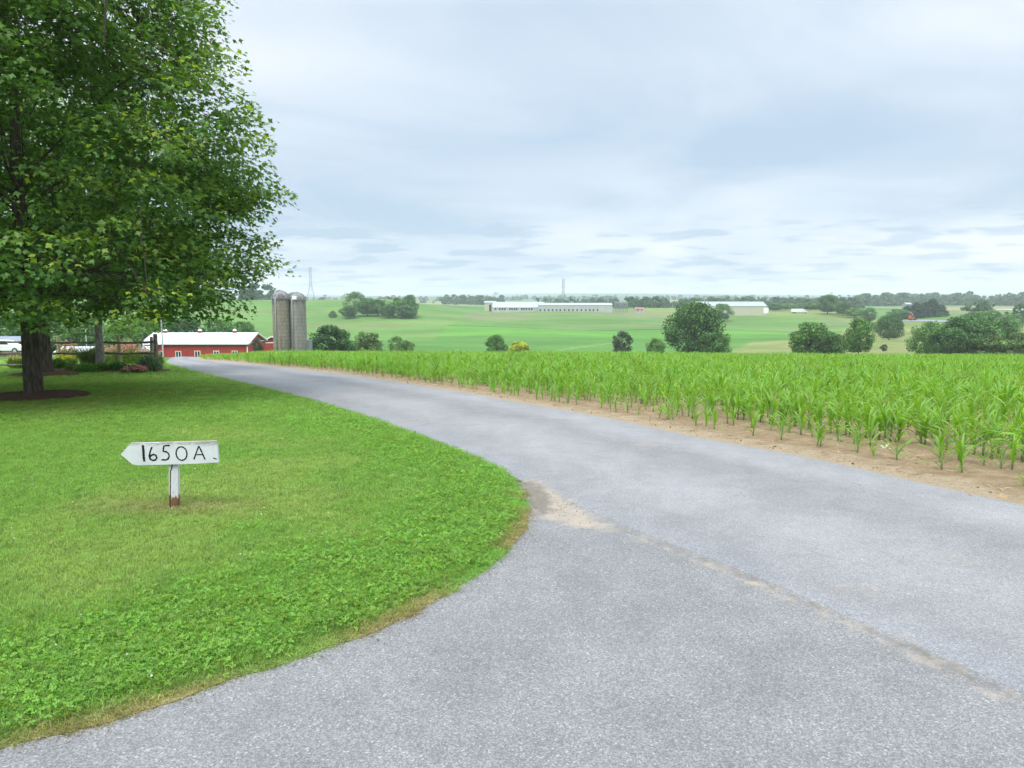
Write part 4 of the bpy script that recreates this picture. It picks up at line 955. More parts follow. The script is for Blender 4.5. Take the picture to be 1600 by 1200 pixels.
def wood_crown(seed, shape):
    me = crown_mesh(seed, 420, (1, 1, 1), 16, 0.13, shape); me.materials.clear(); me.materials.append(M_WOOD); return me
scatter("distant_woods", np.column_stack([wx, wy, H(wx, wy) - 0.5]), np.column_stack([np.zeros(n), np.zeros(n), rng.uniform(0, 6.28, n)]), np.array(ws), rng.integers(0, 4, n),
        np.array([0.085, 0.150, 0.058]) * rng.uniform(0.7, 1.35, (n, 1)), [wood_crown(90, s_round), wood_crown(91, s_round), wood_crown(92, s_dome), wood_crown(93, s_round)], "distant woods and hedgerows along the horizon", "woods")

# ------------------------------------------------------------------ farm buildings
def ribbed(name, c, rough=0.5, pitch=0.6, axis=0, vary=0.10, dirt=None):
    m = NM(name, rough, 0.4); p = m.P(True); s = m.sepxyz(p)
    w = m.n('ShaderNodeTexWave', wave_type='BANDS', bands_direction='XYZ'[axis]); m.l(p, w.inputs[0]); w.inputs['Scale'].default_value = 1 / pitch / 3.14 * 3.14 * 0.5
    v = m.rng(m.noise(0.7, 6, 0.65, p), 0.3, 0.7, 1 - vary, 1 + vary); cc = m.mix(1.0, c, m.grey(v), 'MULTIPLY')
    if dirt: cc = m.mix(m.rng(m.noise(0.35, 5, 0.7, m.scaled(p, (1, 1, 0.4))), 0.5, 0.75, 0, 0.5), cc, dirt)
    m.col(cc); m.bump(w.outputs[1], 0.5, 0.03); return m.m
M_RED = ribbed("red_siding", (0.36, 0.040, 0.030), 0.65, 0.35, 0, 0.14, (0.34, 0.06, 0.05)); M_REDY = ribbed("red_siding_end", (0.36, 0.040, 0.030), 0.65, 0.35, 1, 0.14)
M_WROOF = ribbed("white_metal_roof", (0.70, 0.70, 0.70), 0.45, 0.9, 0, 0.05); M_GROOF = ribbed("grey_metal_roof", (0.42, 0.44, 0.47), 0.45, 0.9, 1, 0.10)
M_TRIM = paint("white_trim", (0.78, 0.78, 0.76), 0.6, 0.06); M_GLASS = NM("dark_glass", 0.12, 0.5).col((0.035, 0.04, 0.05)).m
M_BLACK = paint("dark_opening", (0.03, 0.032, 0.035), 0.9, 0.2); M_FROOF = ribbed("pale_blue_roof", (0.34, 0.365, 0.42), 0.5, 1.5, 0, 0.05)
M_FWALL = paint("white_wall", (0.42, 0.42, 0.40), 0.7, 0.06, 0.3); M_CREAM = ribbed("cream_siding", (0.44, 0.43, 0.31), 0.7, 1.0, 0, 0.06); M_SAGE = ribbed("sage_roof", (0.29, 0.325, 0.325), 0.5, 1.4, 0, 0.08)
def barn(name, loc, rz, L, Wd, eave, rise, wall_m, roof_m, label, over=0.35, cat="barn", base=3.0, fascia=True, roof_t=0.12, gable_m=None):
    """gabled building: local x along the ridge, -y the side that faces the camera"""
    b = empty(name, loc, rz); tag(b, label, cat); hw, hl = Wd / 2, L / 2
    MB().box((0, 0, (eave - base) / 2), (L, Wd, eave + base)).build("wall", wall_m, b)
    for sx in (-1, 1):
        g = MB(); x_ = sx * (hl - 0.02)
        g.add([(x_, -hw, eave), (x_, hw, eave), (x_, 0, eave + rise), (x_ - sx * 0.1, -hw, eave), (x_ - sx * 0.1, hw, eave), (x_ - sx * 0.1, 0, eave + rise)], [(0, 1, 2), (5, 4, 3), (0, 3, 4, 1), (1, 4, 5, 2), (2, 5, 3, 0)]).build("gable", gable_m or wall_m, b)
    k_ = rise / hw
    for sy in (-1, 1):
        y1 = sy * (hw + over); z1 = eave - over * k_ + 0.03; z0 = eave + rise + 0.03
        V = [(-hl - over, 0, z0), (hl + over, 0, z0), (hl + over, y1, z1), (-hl - over, y1, z1)]
        V += [(x_, y_, z_ + roof_t) for x_, y_, z_ in V]
        MB().add(V, [(0, 1, 2, 3), (7, 6, 5, 4), (0, 4, 5, 1), (1, 5, 6, 2), (2, 6, 7, 3), (3, 7, 4, 0)]).build("roof_slope", roof_m, b)
        if fascia: MB().box((0, sy * (hw + over + 0.03), z1 + 0.02), (L + 2 * over, 0.05, 0.24)).build("fascia", M_TRIM, b)
    if fascia:
        for sx in (-1, 1):
            for sy in (-1, 1):
                a = math.atan(k_); ln = (hw + over) / math.cos(a); M_ = Matrix.Rotation(-sy * a, 3, 'X')
                MB().box((sx * (hl + over + 0.03), sy * (hw + over) / 2, eave + rise + 0.06 - (hw + over) * k_ / 2), (0.05, ln, 0.25), M=M_).build("bargeboard", M_TRIM, b)
    return b
def win(b, x_, y_, z_, w_, h_, mull=True, fr=0.10, side=0):
    """window on the -y side (side 0) or the +x end (side 1)"""
    R_ = Matrix.Rotation(math.pi / 2 if side else 0, 3, 'Z'); o = Vector((x_, y_, z_))
    def bx(c, d): q = MB().box(c, d); q.v = [tuple(R_ @ Vector(v) + o) for v in q.v]; return q
    f = MB()
    for c, d in (((0, -0.03, h_ / 2 + fr / 2), (w_ + 2 * fr, 0.10, fr)), ((0, -0.03, -h_ / 2 - fr / 2), (w_ + 2 * fr, 0.10, fr)), ((-w_ / 2 - fr / 2, -0.03, 0), (fr, 0.10, h_)), ((w_ / 2 + fr / 2, -0.03, 0), (fr, 0.10, h_))):
        q = bx(c, d); f.add(q.v, q.f)
    if mull: q = bx((0, -0.03, 0), (fr, 0.10, h_)); f.add(q.v, q.f)
    wobj = f.build("window", M_TRIM, b)
    if mull:
        for sx in (-1, 1): bx((sx * (w_ / 4 + fr / 4), -0.008, 0), (w_ / 2 - fr / 2, 0.03, h_)).build("pane", M_GLASS, wobj)
    else: bx((0, -0.008, 0), (w_, 0.03, h_)).build("pane", M_GLASS, wobj)
    return wobj

# long red barn
DB = 140.0; zb_ = z_at(557.5, DB) - 0.3; eave_z = z_at(536.8, DB - 5.4); rise_b = z_at(520.8, DB) - eave_z; L_ = 18.8; xc = (304 - 800) / FPX * ((DB - 5.25) * cp + 1.0)
rb = barn("red_barn", (xc, DB, zb_), R(1), L_, 10.5, eave_z - zb_, rise_b, M_RED, M_WROOF, "long low red barn with white roof and three cupolas", gable_m=M_REDY)
for k_, x_ in enumerate((-6.5, -2.55, 0.35, 3.75, 7.1)):
    if k_ == 0: continue
    win(rb, x_ - (0.55 if k_ == 1 else 0), -5.25, 0.93 if k_ == 1 else 1.15, 0.85, 1.15 if k_ != 1 else 1.5)
win(rb, -6.4, -5.25, 1.15, 0.8, 1.1)
for x_ in (-9.38, 9.38): MB().box((x_, -5.27, 1.1), (0.16, 0.12, 3.0)).build("corner_trim", M_TRIM, rb)
for y_ in (-2.5, 1.0): win(rb, 9.4, y_, 1.0, 0.7, 0.9, False, 0.08, 1)
MB().box((9.43, 0, eave_z - zb_), (0.06, 10.4, 0.14)).build("gable_band", M_TRIM, rb)
rz_ = eave_z - zb_ + rise_b
for x_ in (-7.6, -1.1, 5.4):
    cu = MB().box((x_, 0, rz_ + 0.25), (0.5, 0.5, 0.55)).build("cupola", M_RED, rb)
    n8 = 10; V = [(x_ + 0.45 * math.cos(k_ * 6.283 / n8), 0.45 * math.sin(k_ * 6.283 / n8), rz_ + 0.46) for k_ in range(n8)] + [(x_ + 0.30 * math.cos(k_ * 6.283 / n8), 0.30 * math.sin(k_ * 6.283 / n8), rz_ + 0.70) for k_ in range(n8)] + [(x_, 0, rz_ + 0.84)]
    MB().add(V, [tuple(range(n8 - 1, -1, -1))] + [(k_, (k_ + 1) % n8, n8 + (k_ + 1) % n8, n8 + k_) for k_ in range(n8)] + [(n8 + k_, n8 + (k_ + 1) % n8, 2 * n8) for k_ in range(n8)]).build("cap", M_TRIM, cu, smooth=True)
# small red shed and the red wing by the silos
gs_ = at_dist(226, 134); rs_ = barn("red_shed", (gs_.x, gs_.y, zb_), R(8), 3.4, 3.2, 2.1, 0.5, M_RED, M_WROOF, "small red shed at the left end of the long red barn", over=0.2, cat="shed")
win(rs_, 0.6, -1.6, 1.1, 0.6, 0.8)
gw = at_dist(428, 170); zw = z_at(560, 170)
rw_ = barn("red_barn", (gw.x, gw.y + 4, zw), R(92), 12.0, 5.6, z_at(535.5, 168) - zw, 1.35, M_REDY, M_GROOF, "red barn wing with grey roof beside the silos", gable_m=M_RED)
MB().box((-6.03, -1.55, 1.2), (0.06, 1.1, 2.4)).build("door", M_BLACK, rw_); MB().box((-6.05, -0.90, 1.2), (0.08, 0.14, 2.4)).build("door_trim", M_TRIM, rw_)
MB().box((-6.05, 0, z_at(535.5, 168) - zw), (0.08, 5.6, 0.2)).build("gable_band", M_TRIM, rw_)

# ------------------------------------------------------------------ silos
def stave(name, a, b, dk):
    m = NM(name, 0.9, 0.15); p = m.P(True); s = m.sepxyz(p); q = m.n('ShaderNodeMath', operation='ARCTAN2'); m.l(s[1], q.inputs[0]); m.l(s[0], q.inputs[1])
    cb = m.n('ShaderNodeCombineXYZ'); m.l(m.math('MULTIPLY', q.outputs[0], 1.95), cb.inputs[0]); m.l(s[2], cb.inputs[1])
    br_ = m.n('ShaderNodeTexBrick'); m.l(cb.outputs[0], br_.inputs[0]); br_.inputs['Color1'].default_value = (*a, 1); br_.inputs['Color2'].default_value = (*b, 1); br_.inputs['Mortar'].default_value = (*dk, 1)
    br_.inputs['Scale'].default_value = 1.0; br_.inputs['Brick Width'].default_value = 0.42; br_.inputs['Row Height'].default_value = 0.76; br_.inputs['Mortar Size'].default_value = 0.03
    st = m.rng(m.noise(1.0, 5, 0.65, m.scaled(p, (1.6, 1.6, 0.25))), 0.45, 0.72, 0, 0.6); c = m.mix(st, br_.outputs[0], dk)
    c = m.mix(m.rng(m.math('ADD', s[2], m.rng(m.noise(1.2, 4, 0.6, p), 0.3, 0.7, -1.2, 1.2)), 10.6, 12.6, 0, 0.72), c, (0.10, 0.09, 0.085))
    m.col(c); m.bump(br_.outputs[1], -0.4, 0.03); return m.m
M_DOME = NM("dome_metal", 0.55, 0.4); _p = M_DOME.P(True); M_DOME.col(M_DOME.mix(M_DOME.rng(M_DOME.noise(1.3, 6, 0.7, M_DOME.scaled(_p, (2, 2, 0.6))), 0.35, 0.7), (0.24, 0.23, 0.23), (0.085, 0.075, 0.07))); M_DOME = M_DOME.m
M_PIPE = paint("galvanised_pipe", (0.40, 0.415, 0.42), 0.45, 0.1); M_HOOP = paint("rusty_hoop", (0.16, 0.13, 0.11), 0.7, 0.2)
def silo(px, w_px, top, D, mat, label, patch):
    g = at_dist(px, D); rad_ = w_px / 2 * D / FPX; zt = z_at(top, D); hh = zt - g.z - rad_ * 1.0
    s = tag(empty("silo", g), label, "silo", "twin silos"); n_ = 40
    MB().tube([(0, 0, -1), (0, 0, hh)], rad_, n_).build("body", mat, s)
    z_ = 0.5
    while z_ < hh - 0.2:
        V = [(math.cos(k_ * 6.2832 / n_) * rr, math.sin(k_ * 6.2832 / n_) * rr, z_ + dz_) for rr, dz_ in ((rad_ + 0.004, -0.03), (rad_ + 0.03, 0), (rad_ + 0.004, 0.03)) for k_ in range(n_)]
        MB().add(V, [(q * n_ + k_, q * n_ + (k_ + 1) % n_, (q + 1) * n_ + (k_ + 1) % n_, (q + 1) * n_ + k_) for q in (0, 1) for k_ in range(n_)]).build("hoop", M_HOOP, s); z_ += 0.76
    V, F = [], []
    for q in range(9):
        a = q / 8 * math.pi / 2
        for k_ in range(n_): V.append((math.cos(a) * (rad_ + 0.10) * math.cos(k_ * 6.2832 / n_), math.cos(a) * (rad_ + 0.10) * math.sin(k_ * 6.2832 / n_), hh + math.sin(a) * rad_ * 1.0))
    F = [(q * n_ + k_, q * n_ + (k_ + 1) % n_, (q + 1) * n_ + (k_ + 1) % n_, (q + 1) * n_ + k_) for q in range(8) for k_ in range(n_)]
    dome = MB().add(V, F).build("dome", M_DOME, s)
    for k_ in range(16):
        w_ = k_ * 6.2832 / 16
        MB().tube([(math.cos(a) * (rad_ + 0.11) * math.cos(w_), math.cos(a) * (rad_ + 0.11) * math.sin(w_), hh + math.sin(a) * (rad_ * 1.0 + 0.01)) for a in np.linspace(0, 1.55, 7)], 0.035, 4, False).build("rib", M_DOME, dome)
    MB().tube([(0, 0, hh + rad_ * 0.95), (0, 0, hh + rad_ * 1.0 + 0.12)], 0.22, 10).build("vent", M_DOME, dome)
    a = R(-90 + patch[0]); cx_, cy_ = math.cos(a) * (rad_ + 0.17), math.sin(a) * (rad_ + 0.17)
    MB().tube([(cx_, cy_, 0.8), (cx_, cy_, hh - 0.1), (cx_ * 0.97, cy_ * 0.97, hh + 0.3)], 0.11, 10).build("fill_pipe", M_PIPE, s, smooth=True)
    a = R(-90 + patch[1]); q = 0.62
    MB().box((math.cos(a) * rad_ * 0.86, math.sin(a) * rad_ * 0.86, hh + rad_ * 0.36), (0.9, 0.8, 0.75), rz=a + math.pi / 2).build("hatch", M_TRIM if patch[2] else M_DOME, dome)
    return s
silo(440.3, 26.2, 454, 156, stave("stave_tan", (0.235, 0.20, 0.155), (0.315, 0.27, 0.21), (0.10, 0.085, 0.07)), "tan stained concrete silo, left of the two, nearer the red barn", (-17, 14, False))
silo(466.6, 24.6, 457, 157, stave("stave_grey", (0.245, 0.225, 0.20), (0.305, 0.285, 0.255), (0.13, 0.12, 0.11)), "paler grey concrete silo, right of the two, beside the dark bush", (-22, -5, True))
g = at_dist(482, 160); MB().box((0, 0, 1.0), (1.3, 1.3, 4.2), taper=0.9).build("feed_hopper", M_PIPE, None, g); 
hop = bpy.data.objects["feed_hopper"]; tag(hop, "pale metal hopper peeking out between silo and dark bush", "hopper"); hop.location.z = z_at(531, 160) - 3.1

# ------------------------------------------------------------------ far white barns, feed bins, cream barn
def on(px, base): return ground_at(px, base)
gA = on(800, 487.6); DA = gA.y; sA = DA / FPX
def far_barn(name, px0, px1, top, eave, base, D, deep, wall, roof, label, rz=0.0, wins=(), wz=0.4, ww=(1.4, 1.5)):
    x0, x1 = (px0 - 800) / FPX * D * cp, (px1 - 800) / FPX * D * cp; zg = z_at(base, D); ev = z_at(eave, D) - zg; rs = z_at(top, D + deep / 2) - zg - ev
    b = barn(name, ((x0 + x1) / 2, D + deep / 2, zg), rz, x1 - x0, deep, ev, rs, wall, roof, label, over=0.3, base=4, fascia=False)
    for px in wins:
        x_ = (px - 800) / FPX * D * cp - (x0 + x1) / 2
        MB().box((x_, -deep / 2 - 0.06, ev * wz), (ww[0], 0.12, ww[1])).build("window", M_BLACK, b)
    return b
wl_ = far_barn("poultry_barn", 770, 851, 472, 480.5, 487.0, DA - 4, 22, M_FWALL, M_FROOF, "white long barn, left half of the pair on the ridge", wins=[774, 781, 785, 789, 796.5, 800, 804, 807.5, 815, 818.5, 822.5, 827, 831], ww=(1.1, 1.7), wz=0.62)
wr_ = far_barn("poultry_barn", 842, 957, 473.5, 477.0, 487.8, DA - 12, 16, M_FWALL, M_FROOF, "white long barn, right half of the pair, beside the dark feed bins", wins=[844.5, 851, 857.5, 863.5, 870, 875.5, 882.5, 889, 895.5, 902, 908.5, 915.5, 922, 927.5, 934], ww=(1.15, 1.6), wz=0.30)
far_barn("white_shed", 757, 775, 470.5, 473, 487, DA + 26, 8, M_CREAM, M_SAGE, "pale shed at the left end of the white barns", wins=[766], ww=(2.0, 6.0), wz=0.4)
M_BIN = paint("bin_steel", (0.16, 0.17, 0.18), 0.5, 0.15)
for q, px in enumerate((962.5, 968, 973.5, 979)):
    g = at_dist(px, DA - 2); zg = z_at(487, DA - 2); hh = z_at(471, DA - 2) - zg; r_ = 2.1 * DA / FPX
    fb = tag(empty("feed_bin", (g.x, g.y, zg)), "dark feed bin, %s of four beside the white barn" % ("first", "second", "third", "last")[q], "feed bin", "feed bins beside the white barn")
    MB().tube([(0, 0, hh * 0.30), (0, 0, hh * 0.36), (0, 0, hh * 0.88), (0, 0, hh)], [r_ * 0.35, r_, r_, r_ * 0.25], 14).build("hopper", M_BIN, fb, smooth=False)
    for a in range(4): MB().tube([(math.cos(a * 1.571 + .78) * r_ * 0.9, math.sin(a * 1.571 + .78) * r_ * 0.9, -1.5), (math.cos(a * 1.571 + .78) * r_ * 0.9, math.sin(a * 1.571 + .78) * r_ * 0.9, hh * 0.5)], 0.09, 5).build("leg", M_BIN, fb)
M_RTILE = paint("red_roof", (0.34, 0.14, 0.11), 0.7, 0.1, 0.5)
hs_ = far_barn("house", 993, 1008, 480.5, 482.6, 487, DA + 6, 8, M_FWALL, M_RTILE, "small white house with red roof past the feed bins", wins=[997, 1003], ww=(1.0, 1.2), wz=0.5); hs_["category"] = "house"
cb_ = far_barn("cream_barn", 1086, 1200, 471.5, 478.6, 489.5, 560, 26, M_CREAM, M_SAGE, "long cream barn with pale green roof behind the biggest tree", R(-3))
MB().box((26.5, -13.1, 2.1), (3.6, 0.2, 4.2)).build("door", M_TRIM, cb_)
ww_ = far_barn("white_barn", 1565, 1625, 483, 486.5, 490, 640, 14, M_FWALL, M_FROOF, "white roofed barn at the right edge above the tan field")
h2 = far_barn("house", 1417, 1426, 473, 475.4, 479, 700, 8, M_SAGE, M_SAGE, "small white house half hidden by the pine clump", wins=[1419, 1424], ww=(1.0, 1.2), wz=0.5); h2["category"] = "house"

# white truck on the ridge
g = on(1248, 489.6); D = g.y; s = D / FPX; tk = tag(empty("box_truck", g, R(180)), "white box truck parked on the ridge near the round tree", "truck"); Lb = 18.5 * s
m_w = paint("truck_white", (0.78, 0.78, 0.77), 0.4, 0.04)
MB().box((1.2, 0, 2.3), (Lb, 2.5, 2.6)).build("cargo_box", m_w, tk); cbn = MB().prism([(-Lb / 2 + 0.9, 0.7), (-Lb / 2 - 1.6, 0.7), (-Lb / 2 - 1.6, 1.7), (-Lb / 2 - 1.1, 2.8), (-Lb / 2 + 0.9, 2.9)], -1.15, 1.15).build("cab", m_w, tk)
for sy in (-1, 1): MB().box((-Lb / 2 - 0.6, sy * 1.16, 2.15), (0.9, 0.04, 0.7)).build("side_window", M_GLASS, cbn)
M_TYRE = paint("tyre_rubber", (0.025, 0.025, 0.027), 0.9, 0.2)
for x_ in (-Lb / 2 - 0.5, Lb / 2 - 0.6, Lb / 2 - 1.8):
    for sy in (-1, 1): MB().tube([(x_, sy * 1.0, 0.5), (x_, sy * 1.25, 0.5)], 0.5, 14).build("wheel", M_TYRE, tk)
MB().box((0.6, 0, 0.82), (Lb + 2.2, 0.9, 0.22)).build("chassis", M_TYRE, tk)
# orange machine with a raised boom on the far road
g = on(1425, 500.5); D = g.y; print("machine", g); s = D / FPX; om = tag(empty("forage_loader", g), "orange farm machine with raised boom before the dark pines", "machine"); m_o = paint("orange_paint", (0.42, 0.085, 0.035), 0.5, 0.1)
MB().prism([(-2.2, 0.6), (1.6, 0.6), (2.4, 1.2), (1.2, 1.9), (0.4, 3.3), (-1.2, 3.3), (-2.2, 2.0)], -1.1, 1.1).build("body", m_o, om)
MB().box((-0.4, -1.12, 2.5), (1.2, 0.05, 1.0)).build("window", M_GLASS, om)
MB().tube([(0.8, 0, 2.6), (-0.6, 0, 5.2), (-3.0, 0, 6.3)], [0.22, 0.2, 0.14], 6).build("boom", M_PIPE, om); MB().tube([(1.8, 0, 1.2), (4.0, 0, 0.5)], 0.2, 6).build("header", M_TYRE, om)
for x_, r_ in ((-1.4, 0.65), (1.2, 0.85)):
    for sy in (-1, 1): MB().tube([(x_, sy * 1.1, r_), (x_, sy * 1.5, r_)], r_, 14).build("wheel", M_TYRE, om)
# far road strip behind it
a0, a1 = on(1378, 500.5), on(1480, 502.5); V = []
rp_ = [a0.lerp(a1, t_) for t_ in np.linspace(0, 1.1, 40)]
for q in rp_:
    for dy in (-4, 14): V.append((q.x, q.y + dy, h1(q.x, q.y + dy) + 0.12))
fr_ = MB().add(V, [(2 * k_, 2 * k_ + 2, 2 * k_ + 3, 2 * k_ + 1) for k_ in range(39)]).build("gravel_road", paint("gravel", (0.22, 0.23, 0.24), 0.9, 0.1, 0.2)); tag(fr_, "grey gravel track under the orange machine", "road", kind="structure")

# ------------------------------------------------------------------ pylons and water towers
M_STEEL = paint("pylon_steel", (0.30, 0.33, 0.36), 0.6, 0.1)
def pylon(px, top, D, w_, label, waist=0.52):
    g = at_dist(px, D); hh = z_at(top, D) - g.z; t = tag(empty("pylon", g, R(20)), label, "pylon", "lattice pylons"); th = 0.16
    def half(z_): f = z_ / hh; return w_ / 2 * (1 - f / waist * 0.78) if f < waist else w_ / 2 * 0.22
    for a, b in ((-1, -1), (1, -1), (1, 1), (-1, 1)): MB().tube([(a * half(z_), b * half(z_), z_) for z_ in (-1, hh * waist, hh)], th, 4).build("leg", M_STEEL, t)
    lev = [0, .14, .27, .38, .46, waist, .62, .72, .81, .9, 1.0]; br = MB()
    for f0, f1 in zip(lev[:-1], lev[1:]):
        h0, h1_ = half(f0 * hh), half(f1 * hh); c0 = [(-h0, -h0), (h0, -h0), (h0, h0), (-h0, h0)]; c1 = [(-h1_, -h1_), (h1_, -h1_), (h1_, h1_), (-h1_, h1_)]
        for k_ in range(4):
            q = (k_ + 1) % 4
            for A_, B_ in (((*c0[k_], f0 * hh), (*c1[q], f1 * hh)), ((*c0[q], f0 * hh), (*c1[k_], f1 * hh)), ((*c1[k_], f1 * hh), (*c1[q], f1 * hh))): br.tube([A_, B_], th * 0.55, 3, False)
    o = br.build("bracing", M_STEEL, t)
    for f in (0.70, 0.85, 0.985):
        ar = w_ * 0.34; MB().tube([(-ar, 0, f * hh), (0, 0, f * hh + 1.0), (ar, 0, f * hh)], th * 0.6, 4, False).build("crossarm", M_STEEL, t); 
pylon(486, 417.5, 950, 11.0, "tall lattice pylon standing behind the silos"); pylon(880, 436, 1000, 11.0, "lattice pylon standing behind the white barns")
def tower(px, top, base, D, w_, label):
    g = at_dist(px, D); zt = z_at(top, D); t = tag(empty("water_tower", g), label, "water tower"); m_ = M_PIPE; hh = zt - g.z; r_ = w_ / 2 * D / FPX; tz = hh - r_ * 1.3
    MB().tube([(0, 0, tz), (0, 0, tz + 0.15 * r_), (0, 0, tz + r_), (0, 0, hh)], [r_ * 0.5, r_, r_, r_ * 0.3], 16).build("tank", m_, t)
    for a in range(5): MB().tube([(math.cos(a * 1.257) * r_ * 0.9, math.sin(a * 1.257) * r_ * 0.9, -1), (math.cos(a * 1.257) * r_ * 0.8, math.sin(a * 1.257) * r_ * 0.8, tz + 0.2 * r_)], 0.35, 6).build("leg", m_, t)
tower(775, 455.5, 470, 2600, 7, "faint water tower on the horizon left of the white barns"); tower(1299, 456, 470, 2500, 5, "faint water tower on the horizon behind the round tree")

# ------------------------------------------------------------------ split rail fence
m = NM("weathered_rail", 0.95, 0.1); p = m.P(True); f = m.noise(9, 6, 0.7); m.col(m.mix(m.rng(f, 0.35, 0.65), (0.10, 0.085, 0.07), (0.25, 0.22, 0.19))); m.bump(f, 0.7, 0.02); M_RAIL = m.m
def rail(par, a, b, r_, seed):
    r = random.Random(seed); a, b = Vector(a), Vector(b)
    pts = [a.lerp(b, k_ / 5) + Vector((0, 0, r.uniform(-0.025, 0.025) - 0.02 * math.sin(k_ / 5 * 3.14))) for k_ in range(6)]
    return MB().tube(pts, [r_ * r.uniform(0.8, 1.15) for _ in pts], 7).build("rail", M_RAIL, par)
def rail_fence(name, pts, label, heights, top, pr=0.085, rr=0.045, mat=None):
    f = tag(empty(name, (pts[0].x, pts[0].y, pts[0].z)), label, "fence"); o = Vector(pts[0])
    for k_, q in enumerate(pts):
        l = Vector(q) - o; hh = top * (1.12 if k_ == 0 else 1.0)
        MB().tube([l + Vector((0, 0, -0.3)), l + Vector((0.005, 0, hh * 0.5)), l + Vector((0.012, 0.004, hh - 0.03)), l + Vector((0.012, 0.004, hh))], [pr * 1.05, pr, pr * 0.95, pr * 0.7], 9).build("post", M_RAIL, f)
    for k_ in range(len(pts) - 1):
        for q, hz in enumerate(heights):
            rail(f, Vector(pts[k_]) - o + Vector((0, 0, hz)), Vector(pts[k_ + 1]) - o + Vector((0, 0, hz)), rr, k_ * 7 + q)
    return f
fy = 29.5
fp = [at_dist(px, fy + dy) for px, dy in ((242.5, 0), (155, 0.3), (60, 0.1), (-36, 0.2), (-132, 0.3))]
rail_fence("rail_fence", fp, "weathered split rail fence behind the flower bed", (1.14, 0.70, 0.24), 1.32)
fb = [Vector((*at_dist(px, D)[:2], at_dist(px, D).z)) for px, D in ((236, 33), (219, 38), (205, 43.5), (193, 49.5), (183, 56))]
rail_fence("rail_fence", fb, "side run of rail fence leading away towards the barn", (1.10, 0.66), 1.22, 0.07, 0.042)
M_TANP = paint("tan_post", (0.30, 0.26, 0.16), 0.9, 0.2, 8)
for px, D, lb in ((90, 33, "pale tan wooden post behind the fence, right of the second maple"), (185, 31.5, "short tan wooden post behind the right end of the fence")):
    g = at_dist(px, D); po = MB().tube([(0, 0, -0.3), (0.01, 0, 0.7), (0, 0.01, 1.36), (0, 0.01, 1.40)], [0.075, 0.07, 0.068, 0.05], 8).build("fence_post", M_TANP, None, g); tag(po, lb, "post", "tan posts behind the fence")

# ------------------------------------------------------------------ flower bed
m = NM("bed_soil", 0.95, 0.1); f_ = m.noise(22, 5, 0.75); m.col(m.mix(m.rng(f_, 0.35, 0.65), (0.075, 0.045, 0.030), (0.20, 0.115, 0.075))); m.bump(f_, 1.0, 0.05)
bx0, bx1 = ground_at(28, 583), ground_at(250, 583); V, F = [], []
for k_ in range(40):
    t_ = k_ / 39; x_ = bx0.x + (bx1.x - bx0.x) * t_
    e_ = math.sqrt(max(0, 1 - abs(2 * t_ - 1) ** 8)); y0 = bx0.y + 0.15 * math.sin(t_ * 17) + (1 - e_) * 0.9; y1 = y0 + 2.2 * e_ + 0.02
    for q in range(6):
        y_ = y0 + (y1 - y0) * q / 5; V.append((x_, y_, h1(x_, y_) + 0.03 + (0.06 if 0 < q < 5 else -0.02)))
F = [(k_ * 6 + q, k_ * 6 + 6 + q, k_ * 6 + 7 + q, k_ * 6 + 1 + q) for k_ in range(39) for q in range(5)]
tag(MB().add(V, F).build("flower_bed", m.m, None, smooth=True), "brown mulched soil of the flower bed before the fence", "flower bed", kind="structure")
M_PLANT = leafmat("garden_leaves", False, 0.35, 0.6, 0.2, 0.1)
BLADE = np.array([(-0.5, 0, 0), (0.5, 0, 0), (0.42, 0.5, 0.05), (0, 1.0, -0.1), (-0.42, 0.5, 0.05)]); BLADE_F = np.array([(0, 1, 2), (0, 2, 3), (0, 3, 4)])
